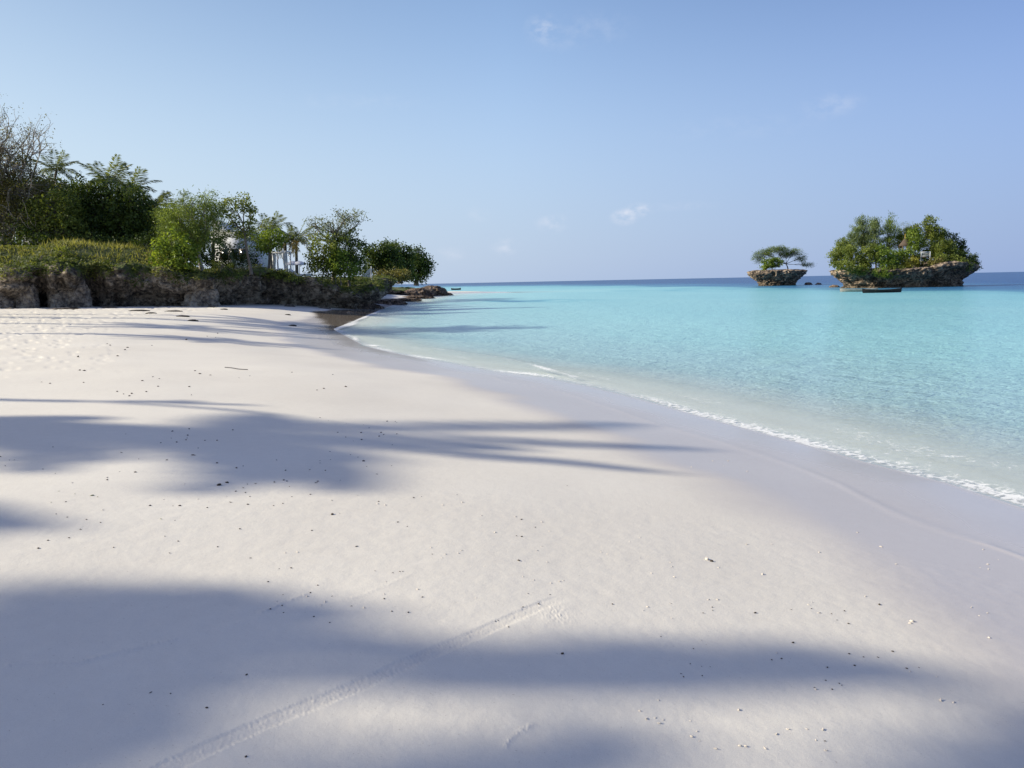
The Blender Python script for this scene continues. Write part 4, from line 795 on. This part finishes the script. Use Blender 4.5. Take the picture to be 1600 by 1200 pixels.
# large island
ck = dict(r0=.14, density=4.5, n=10, spread=.33, L=.6, W=.10, style='up', twigs=.3, shell=.25)
IT('casuarina_tree', 'blue green feathery casuarina, leftmost on the large island', 1330, YB+2, [(1328, 380, 13, 16), (1318, 388, 10, 12), (1336, 368, 9, 13)], 'blue_leaf', 3.8, group='casuarina trees on the large island', **ck)
IT('casuarina_tree', 'tall blue green casuarina second from the left on the large island', 1350, YB+3, [(1350, 362, 12, 20), (1348, 380, 15, 14), (1344, 352, 5, 12)], 'blue_leaf', 3.8, group='casuarina trees on the large island', **ck)
IT('casuarina_tree', 'casuarina with pointed tips, third from the left on the large island', 1368, YB+1, [(1368, 362, 12, 18), (1364, 380, 14, 14), (1366, 350, 4, 10)], 'blue_leaf', 3.8, group='casuarina trees on the large island', **ck)
IT('casuarina_tree', 'mid green casuarina with one tall spike, fourth from the left', 1390, YB+1, [(1390, 366, 12, 17), (1392, 352, 4, 12), (1386, 384, 14, 12)], 'feather_leaf', 3.8, group='casuarina trees on the large island', **ck)
IT('casuarina_tree', 'thin see-through casuarina behind the thatched hut', 1410, YB+4, [(1412, 356, 13, 8), (1404, 366, 8, 10), (1420, 364, 8, 8)], 'blue_leaf', 3.8, group='casuarina trees on the large island', **{**ck, 'density': 2.2, 'style': 'flat'})
sk = dict(r0=.06, density=5.5, n=10, spread=.3, L=.36, W=.26, trunkless=True)
for px, dy, lob, mat, lab in ((1312, -2, [(1309, 405, 11, 10), (1318, 398, 10, 10), (1306, 412, 8, 6)], 'mid_leaf', 'dark green bush at the left end of the large island'),
                              (1333, -5, [(1333, 402, 15, 13), (1342, 412, 12, 10), (1328, 392, 10, 8)], 'mid_leaf', 'green bush second from the left on the large island'),
                              (1358, -6, [(1358, 400, 17, 13), (1352, 414, 10, 7), (1365, 392, 12, 9)], 'mid_leaf', 'green bush below the tall casuarinas on the large island'),
                              (1382, -7, [(1382, 402, 15, 13), (1388, 414, 14, 11), (1376, 393, 10, 8)], 'bright_leaf', 'bright green bush hanging down the rock at the middle of the large island'),
                              (1322, -7.5, [(1320, 416, 12, 7), (1334, 420, 12, 6), (1348, 422, 10, 5)], 'mid_leaf', 'low green shrub along the rock lip at the left of the large island'),
                              (1402, -8, [(1400, 420, 13, 8), (1394, 428, 8, 6)], 'mid_leaf', 'low green shrub on the rock lip right of the hanging bush'),
                              (1460, -7, [(1464, 410, 12, 6), (1452, 413, 9, 5)], 'olive_leaf', 'olive shrub on the bare rock shoulder below the light green tree'),
                              (1450, 2, [(1446, 398, 12, 8), (1458, 396, 10, 8)], 'dark_leaf', 'dark foliage directly behind the white railing'),
                              (1420, 1, [(1418, 368, 14, 12), (1410, 378, 12, 10), (1428, 360, 10, 10)], 'mid_leaf', 'leafy bush filling the saddle behind the thatched hut'),
                              (1490, -7, [(1490, 410, 17, 8), (1476, 406, 13, 8), (1505, 415, 13, 7), (1480, 416, 10, 5)], 'mid_leaf', 'green bush over the rock rim towards the right end of the large island'),
                              (1516, -4, [(1514, 410, 12, 7), (1522, 416, 7, 4)], 'dark_leaf', 'dark bush at the extreme right tip of the large island'),
                              (1308, -1, [(1306, 396, 8, 10), (1316, 384, 9, 9)], 'mid_leaf', 'green bush under the leftmost casuarina'),
                              (1374, -8.5, [(1375, 425, 8, 6), (1384, 427, 7, 5)], 'bright_leaf', 'lowest bright green tuft clinging to the middle of the island rock'),
                              (1404, -5, [(1402, 402, 14, 10), (1398, 410, 12, 9), (1414, 397, 10, 6)], 'bright_leaf', 'green bush in front of the thatched hut'),
                              (1414, -7, [(1412, 418, 13, 8), (1422, 412, 12, 9)], 'yellow_leaf', 'yellowish shrub low on the rock below the hut'),
                              (1436, -5, [(1436, 408, 10, 9), (1428, 400, 9, 7)], 'dark_leaf', 'dark bush below the white railing'),
                              (1430, -3, [(1430, 370, 9, 13), (1426, 384, 9, 9), (1436, 382, 8, 8)], 'bright_leaf', 'bright creeper clad tree just right of the thatched hut')):
    IT('island_bush', lab, px, YB+dy, lob, mat, 3.6, 'bush', **sk)
bk = dict(r0=.2, density=5, n=11, spread=.33, L=.4, W=.22)
IT('island_tree', 'tallest leafy tree at the peak of the large island', 1452, YB, [(1454, 350, 9, 12), (1448, 362, 14, 11), (1464, 364, 14, 10), (1455, 376, 18, 12)], 'mid_leaf', 5, **bk)
IT('island_tree', 'spreading dark tree sloping down behind the railing, right of the peak', 1482, YB+1, [(1478, 374, 14, 12), (1492, 384, 16, 12), (1475, 390, 18, 12), (1502, 392, 10, 10)], 'dark_leaf', 5, **bk)
IT('island_tree', 'light green tree in front of the dark spreading tree right of the railing', 1470, YB-4, [(1468, 384, 15, 9), (1478, 394, 14, 9), (1462, 396, 9, 9)], 'mid_leaf', 4.9, **{**bk, 'r0': .12})
IT('island_tree', 'low dark tree reaching out over the water at the right end', 1500, YB-2, [(1498, 404, 16, 9), (1512, 410, 12, 6), (1520, 416, 8, 4), (1488, 410, 16, 8), (1520, 402, 6, 4)], 'dark_leaf', 4.3, **{**bk, 'r0': .14, 'density': 6})
def hut():
    Y = YB-1; c = D(1414, 395, Y); c[2] = 4.0; root = empty('thatched_hut', c, 'small thatched hut half hidden among the trees of the large island', 'hut'); k = Y/F; zt = D(1414, 372, Y)[2]-c[2]; ze = D(1414, 384, Y)[2]-c[2]; w = 9.5*k
    n = 24; th = np.linspace(0, 2*np.pi, n, endpoint=False); V = []
    for r, z in ((w*.94, ze-.12), (w, ze), (w*.75, ze+(zt-ze)*.36), (w*.4, ze+(zt-ze)*.75), (w*.1, zt), (.02, zt+.1)): V += [[math.cos(t)*r*(1+.05*rng.normal()), math.sin(t)*r*.9, z+.04*rng.normal()] for t in th]
    MB().add(V, grid_quads(6, n, True)).build('thatch_roof', MT['thatch'], root)
    for x, y in ((-w*.7, -w*.5), (w*.7, -w*.5), (-w*.7, w*.5), (w*.7, w*.5), (-.05, -w*.62)): MB().tube([[x, y, -.5], [x, y, ze*.5], [x, y, ze+.1]], .07, 7).build('post', MT['wood'], root)
    MB().tube([[-.1, 0, ze], [-.1, 0, zt+.9]], .09, 6).build('roof_pole', MT['palm_dry'], root); MB().box((0, 0, ze*.45), (w*1.5, w*1.1, .14)).build('floor_deck', MT['wood'], root)
hut()
def railing():
    Y = YB-6; a = D(1439, 401, Y); b = D(1453, 401, Y); root = empty('railing_deck', ((a[0]+b[0])/2, Y, 5.0), 'white railing around a small deck on the large island', 'railing'); w = b[0]-a[0]; z0 = a[2]-5.; h = 7.2*Y/F
    for x in (-w/2, w/2): MB().box((x, 0, (z0+h)/2-.3), (.12, .12, z0+h+.7)).build('post', MT['white_paint'], root)
    MB().box((0, 0, z0+h-.05), (w, .10, .14)).box((0, 0, z0+.1), (w, .1, .12)).build('rail', MT['white_paint'], root)
    for k in range(7): MB().box((-w/2+w*(k+1)/8, 0, z0+h*.5), (.05, .05, h-.3)).build('baluster', MT['white_paint'], root)
    MB().box((0, 1.1, z0-.1), (w+.4, 2.2, .14)).build('deck', MT['wood'], root)
railing()
for k, (px, Y, w, h, lab) in enumerate(((1263, 232, 11, 4.5, 'dark rock stub in the sea just right of the small island'), (1279, 232, 9, 3.5, 'second dark rock stub in the sea right of the small island'), (1304, 172, 16, 4, 'dark rock awash at the left foot of the large island'))):
    c = D(px, 440, Y); blob_rock('sea_rock', lab, 'rock', (c[0], Y, -.4), (w*Y/F/2, w*Y/F/2*.7, h*Y/F+.4), MT['headland_rock'], 22, None, 90+k*3, .7)

# ------------------------------------------------------------------ boats
def boat(label, c, L_, beam, h, rz, mat, inner, name='dugout_canoe', thwarts=3, bowup=.45, cat='boat', group=None):
    root = empty(name, c, label, cat, group, rz); n, m = 25, 11; u = np.linspace(-1, 1, n); V = []; VI = []
    for a in u:
        w = beam/2*(1-abs(a)**2.6)+.02; sh = h*(1+bowup*abs(a)**3); kx = a*L_/2*(1)
        for j in range(m):
            t = -1+2*j/(m-1); ang = t*math.pi/2; V.append([kx*(1-.04*(1-abs(t))), w*math.sin(ang)*(.75+.25*abs(t)), -.12+(sh+.12)*(1-math.cos(ang))**.8])
            VI.append([kx*.97, (w-.045)*math.sin(ang)*(.75+.25*abs(t)), -.04+(sh+.02)*(1-math.cos(ang))**.8+.01])
    MB().add(V, grid_quads(n, m)).build('hull', MT[mat], root, True); MB().add(VI, grid_quads(n, m)[:, ::-1]).build('inner_hull', MT[inner], root, True)
    for sg in (-1, 1):
        MB().tube([[a*L_/2, sg*(beam/2*(1-abs(a)**2.6)+.02), h*(1+bowup*abs(a)**3)] for a in u], .035, 6).build('gunwale', MT[mat], root, True)
    for k in range(thwarts): MB().box(((k-(thwarts-1)/2)*L_*.2, 0, h*.8), (.18, beam*.9, .05)).build('thwart', MT[inner], root)
    return root
c = (P(1347, 457)+P(1409, 457))/2; boat('black wooden canoe afloat in front of the large island, the nearer of two', (D(1378, 457, 112)[0], 112, 0), 5.9, .95, .42, 0.05, 'boat_dark', 'wood', group='canoes moored before the large island')
boat('pale canoe with dark keel moored behind the black canoe', (D(1342, 453, 122)[0], 122, 0), 5.8, .9, .38, -.12, 'boat_pale', 'boat_dark', group='canoes moored before the large island')
boat('tiny dark boat near the horizon right of the far point', (D(712.5, 450, 300)[0], 300, 0), 3.8, 1.3, .55, 0.1, 'boat_dark', 'boat_dark', 'rowing_boat', 2)

# ------------------------------------------------------------------ palms and trees left of the picture that throw the shadows on the sand
def lift(g, h):
    """the point at height h whose shadow falls on ground point g"""
    g = np.asarray(g, float); return g+S*((h-g[2])/S[2])
def G(px, py):
    z = .9
    for _ in range(4): p = P(px, py, z); z = float(beach_z(shore_dist(p[:1], p[1:2]))[0])
    return P(px, py, z)
def shade_palm(label, centre, H, tips, base_off=(-1.5, .5), w=.62, extra=6, lw=.07, sc=1.):
    g = np.array([*centre, 0.]); g[2] = sand_at(*centre); top = lift(g, H); base = np.array([top[0]+base_off[0], top[1]+base_off[1], 0.]); d, hh = land_dist(base[0], base[1])
    base[2] = lz(base[0], base[1]) if d[0] > 0 else sand_at(base[0], base[1])
    root = empty('palm_tree', base, label, 'palm tree', 'coconut palms overhanging the beach'); t = np.linspace(0, 1, 16)[:, None]; ctrl = base*.45+top*.55; ctrl[:2] = base[:2]
    pth = (1-t)**2*base+2*t*(1-t)*ctrl+t*t*top; pth[0] -= [0, 0, .4]; MB().tube(pth-base, np.linspace(.2, .11, 16), 10).build('trunk', MT['palm_bark'], root, True)
    def add(tip, rise):
        mb = MB(); frond_geo(mb, top, tip, rise, w, 90, lw, 1.1, .5, .035, .42); mb.V = [v-base for v in mb.V]; mb.build('frond', MT['palm_leaf'], root)
    for q in tips:
        if len(q) == 3: gt = P(q[0], q[1], q[2])
        else: gt = G(*q)
        best = min(np.arange(H-3.2, H+2.6, .2), key=lambda h: abs(np.linalg.norm(lift(gt, h)-top)-4.2*sc)); add(lift(gt, best), .7)
    for k in range(extra):
        a = math.pi*.93+k*math.pi*.14/max(1, extra-1); add(top+np.array([math.cos(a)*3., math.sin(a)*3., random.uniform(-1.4, 1.2)]), .9)
shade_palm('tall coconut palm left of the picture shading the middle sand', (-3.4, 9.0), 13.5, [(455, 652), (1010, 664), (1115, 703), (1060, 740), (580, 768), (560, 690), (700, 700), (450, 745), (560, 750), (350, 770), (850, 705), (600, 725)], extra=4, lw=.1)
shade_palm('tall coconut palm left of the picture shading the left sand', (-7.5, 9.4), 12.5, [(190, 655), (200, 720), (320, 695), (420, 725), (60, 690), (120, 705), (240, 680), (100, 735), (60, 660)], (-2, 1), extra=5, lw=.1)
shade_palm('coconut palm left of the picture shading the left margin', (-6.6, 6.3), 13.0, [(110, 828), (20, 805), (-60, 850), (60, 820)], (-2, -1), extra=3, lw=.1)
shade_palm('coconut palm behind left whose fronds shade the nearest sand', (-2.9, 3.5), 14.0, [(590, 950), (430, 918), (250, 916), (60, 922), (330, 925), (690, 1005), (480, 985), (420, 1030), (480, 1075), (100, 1080), (180, 1150), (60, 1180), (250, 1110), (0, 1250), (200, 1240), (350, 1190), (300, 1150), (100, 1020)], (-2, -1.5), w=.45, extra=4, lw=.1)
shade_palm('coconut palm behind left reaching long fronds over the nearest sand', (-1.0, 3.45), 14.5, [(1530, 1052), (1300, 1008), (1450, 1040), (1000, 1000), (1000, 1062), (1250, 1060), (1100, 1030)], (-2.5, -1), w=.36, extra=2, lw=.12)
shade_palm('coconut palm behind the camera shading the bottom edge', (-1.1, 2.3), 13.5, [(930, 1100, .7), (850, 1135, .7), (800, 1180, .7), (650, 1185, .7)], (-2, -2), w=.32, extra=1, lw=.13)
shade_palm('coconut palm behind the camera shading the bottom right corner', (2.45, 2.1), 13.8, [(1640, 1100), (1600, 1120), (1540, 1150), (1480, 1190), (1420, 1225), (1680, 1120), (1590, 1170), (1700, 1150)], (-2, -3), w=.34, extra=0, lw=.2)
shade_palm('coconut palm left of the picture with one frond arching over the middle sand', (-6.3, 11.2), 11.0, [(455, 651), (400, 633), (300, 626)], (-3, 1), w=.2, extra=0)
def far_shade(label, px, py, H, size, base_dx=-2):
    g = G(px, py); top = lift(g, H); base = np.array([top[0]+base_dx, top[1], 0.]); base[2] = lz(base[0], base[1]) if land_dist(base[0], base[1])[0][0] > 0 else sand_at(base[0], base[1])
    palm(label, base, top, size, 18, 'coconut palms left of the picture', r=.2)
far_shade('coconut palm beyond the left edge throwing a streak onto the shallows', 600, 522, 15.5, 1.4)
far_shade('coconut palm beyond the left edge throwing a streak to the waterline', 480, 516, 11.5, 1.4)
far_shade('coconut palm beyond the left edge throwing a thin line over the dry sand', 300, 529, 9., .8)
far_shade('coconut palm beyond the left edge shading the upper beach', 250, 510, 10., 1.2)
far_shade('coconut palm beyond the left edge shading the sand below the cliff', 420, 503, 12.5, 1.2)
far_shade('coconut palm beyond the left edge with the nearest shade on the flats', 700, 527, 14.5, 1.3)

# ------------------------------------------------------------------ shells, coral bits and leaf scraps on the sand
def pebble_mesh(name, seed, mat, flat=.55, shard=False):
    n, m = 10, 7; r_ = np.random.default_rng(seed); th = np.linspace(0, 2*np.pi, n, endpoint=False); ph = np.linspace(0, np.pi, m); T_, Ph = np.meshgrid(th, ph)
    p = np.stack([np.cos(T_)*np.sin(Ph)*(1.0), np.sin(T_)*np.sin(Ph)*(.45 if shard else .7), np.cos(Ph)*flat], -1); k = 1+.4*noise(p*1.6+seed*5.3)+.2*noise(p*4+seed); p = p*k[..., None]
    if shard: p[..., 2] += .35*p[..., 0]**2*(1 if seed % 2 else -.4)
    me = mesh(name, p.reshape(-1, 3)*.5, grid_quads(m, n, True), False); me.materials.append(MT[mat]); return me
PB = dict(dark=[pebble_mesh('pebble', k, 'pebble_dark', .5) for k in range(5)]+[pebble_mesh('pebble', k+20, 'pebble_dark', .22, True) for k in range(3)],
          white=[pebble_mesh('shell_fragment', k+40, 'pebble_white', .3, True) for k in range(4)]+[pebble_mesh('shell_fragment', k+50, 'pebble_white', .6) for k in range(2)],
          green=[pebble_mesh('leaf_scrap', k+60, 'pebble_green', .18, True) for k in range(2)])
INFO = dict(dark=('pebble', 'tiny dark brown bit lying scattered on the pale sand', 'pebble', 'dark bits scattered on the sand'), white=('shell_fragment', 'tiny white shell fragment lying scattered on the sand', 'shell', 'white shell fragments scattered on the sand'), green=('leaf_scrap', 'tiny olive leaf scrap lying scattered on the sand', 'leaf', 'leaf scraps scattered on the sand'))
def litter(kind, px, py, size, label=None):
    p = G(px, py); z = float(ground_z(np.array([p[0]]), np.array([p[1]]))[0][0]) if False else p[2]
    nm, lab, cat, grp = INFO[kind]; me = random.choice(PB[kind]); o = bpy.data.objects.new(nm, me); C.objects.link(o); LIT.append((o, p[0], p[1], size))
    o.scale = (size, size, size); o.rotation_euler = (random.uniform(-.2, .2), random.uniform(-.2, .2), random.uniform(0, 6.28)); tag(o, label or lab, cat, None if label else grp)
LIT = []
for px, py, s, kd, lab in ((302, 712, .045, 'dark', 'largest dark pebble in the left palm shadow'), (342, 757, .045, 'dark', 'flat dark bit at the lower edge of the left palm shadow'), (355, 753, .035, 'dark', None), (144, 774, .035, 'green', 'olive leaf scrap on the sunlit sand below the left shadow'), (122, 558, .10, 'dark', 'dark leafy clump on the upper sand at the left'),
                           (291, 531, .10, 'dark', 'dark flat scrap on the sunlit sand below the thin shadow'), (810, 876, .028, 'dark', 'dark angular pebble at the centre of the near sand'), (557, 853, .024, 'dark', None), (879, 1022, .020, 'dark', 'dark pebble in the near frond shadow left of centre'), (1105, 875, .040, 'white', 'white broken shell, the largest of the right hand scatter'), (1112, 878, .03, 'dark', None),
                           (1425, 970, .028, 'white', 'bright white shell at the edge of the wet sand'), (1374, 944, .022, 'dark', None), (1470, 1094, .028, 'white', 'cream oblong coral piece near the bottom right shadow'), (1490, 1097, .022, 'white', None), (1286, 1139, .020, 'white', 'white chip near the bottom edge, right of centre'), (1289, 1157, .012, 'dark', None), (1422, 1049, .018, 'white', None), (1239, 1004, .018, 'dark', None),
                           (1180, 957, .02, 'dark', None), (1400, 881, .022, 'white', None), (1280, 957, .025, 'white', None), (806, 808, .022, 'white', None), (752, 806, .02, 'white', None), (519, 803, .03, 'dark', None), (660, 933, .016, 'dark', None), (638, 957, .014, 'dark', None), (957, 944, .014, 'dark', None), (385, 1053, .013, 'dark', None), (323, 1104, .013, 'dark', None), (384, 1181, .013, 'dark', None), (1064, 1053, .012, 'dark', None), (1377, 854, .03, 'white', None), (1340, 832, .02, 'white', None), (565, 687, .03, 'dark', None), (540, 604, .05, 'dark', None), (568, 720, .03, 'dark', None)):
    litter(kd, px, py, s, lab)
R2 = random.Random(5)
def scat(n, x0, x1, y0, y1, kd, s0, s1, cond=None):
    for _ in range(n):
        if _ % 6 == 0 or R2.random() < .35: px = R2.uniform(x0, x1); py = R2.uniform(y0, y1); cc = (px, py)
        else: px = min(max(cc[0]+R2.gauss(0, 42), x0), x1); py = min(max(cc[1]+R2.gauss(0, 12), y0), y1)
        if cond and not cond(px, py): continue
        p = G(px, py); r = math.hypot(p[0], p[1]); litter(kd, px, py, R2.uniform(s0, s1)*(.50+.075*r))
scat(75, 0, 620, 655, 790, 'dark', .012, .024); scat(34, 0, 520, 520, 650, 'dark', .016, .03); scat(34, 60, 900, 780, 900, 'dark', .012, .02); scat(26, 500, 1000, 620, 790, 'dark', .010, .018, lambda x, y: y > 560+x*.18)
scat(20, 300, 1000, 900, 980, 'dark', .011, .017); scat(26, 1000, 1550, 860, 1110, 'dark', .011, .018, lambda x, y: y > 860+(x-1000)*.15); scat(10, 100, 1500, 980, 1190, 'dark', .009, .014)
scat(52, 1000, 1560, 850, 1180, 'white', .013, .024); scat(40, 400, 1000, 770, 950, 'white', .012, .02); scat(8, 100, 400, 700, 800, 'white', .012, .02); scat(6, 1050, 1600, 720, 860, 'white', .014, .022)
scat(5, 80, 260, 740, 820, 'green', .014, .022)
xx = np.array([l[1] for l in LIT]); yy = np.array([l[2] for l in LIT]); zz = ground_z(xx, yy)[0]
for (o, x, y, s), z in zip(LIT, zz): o.location = (x, y, z+s*.10)
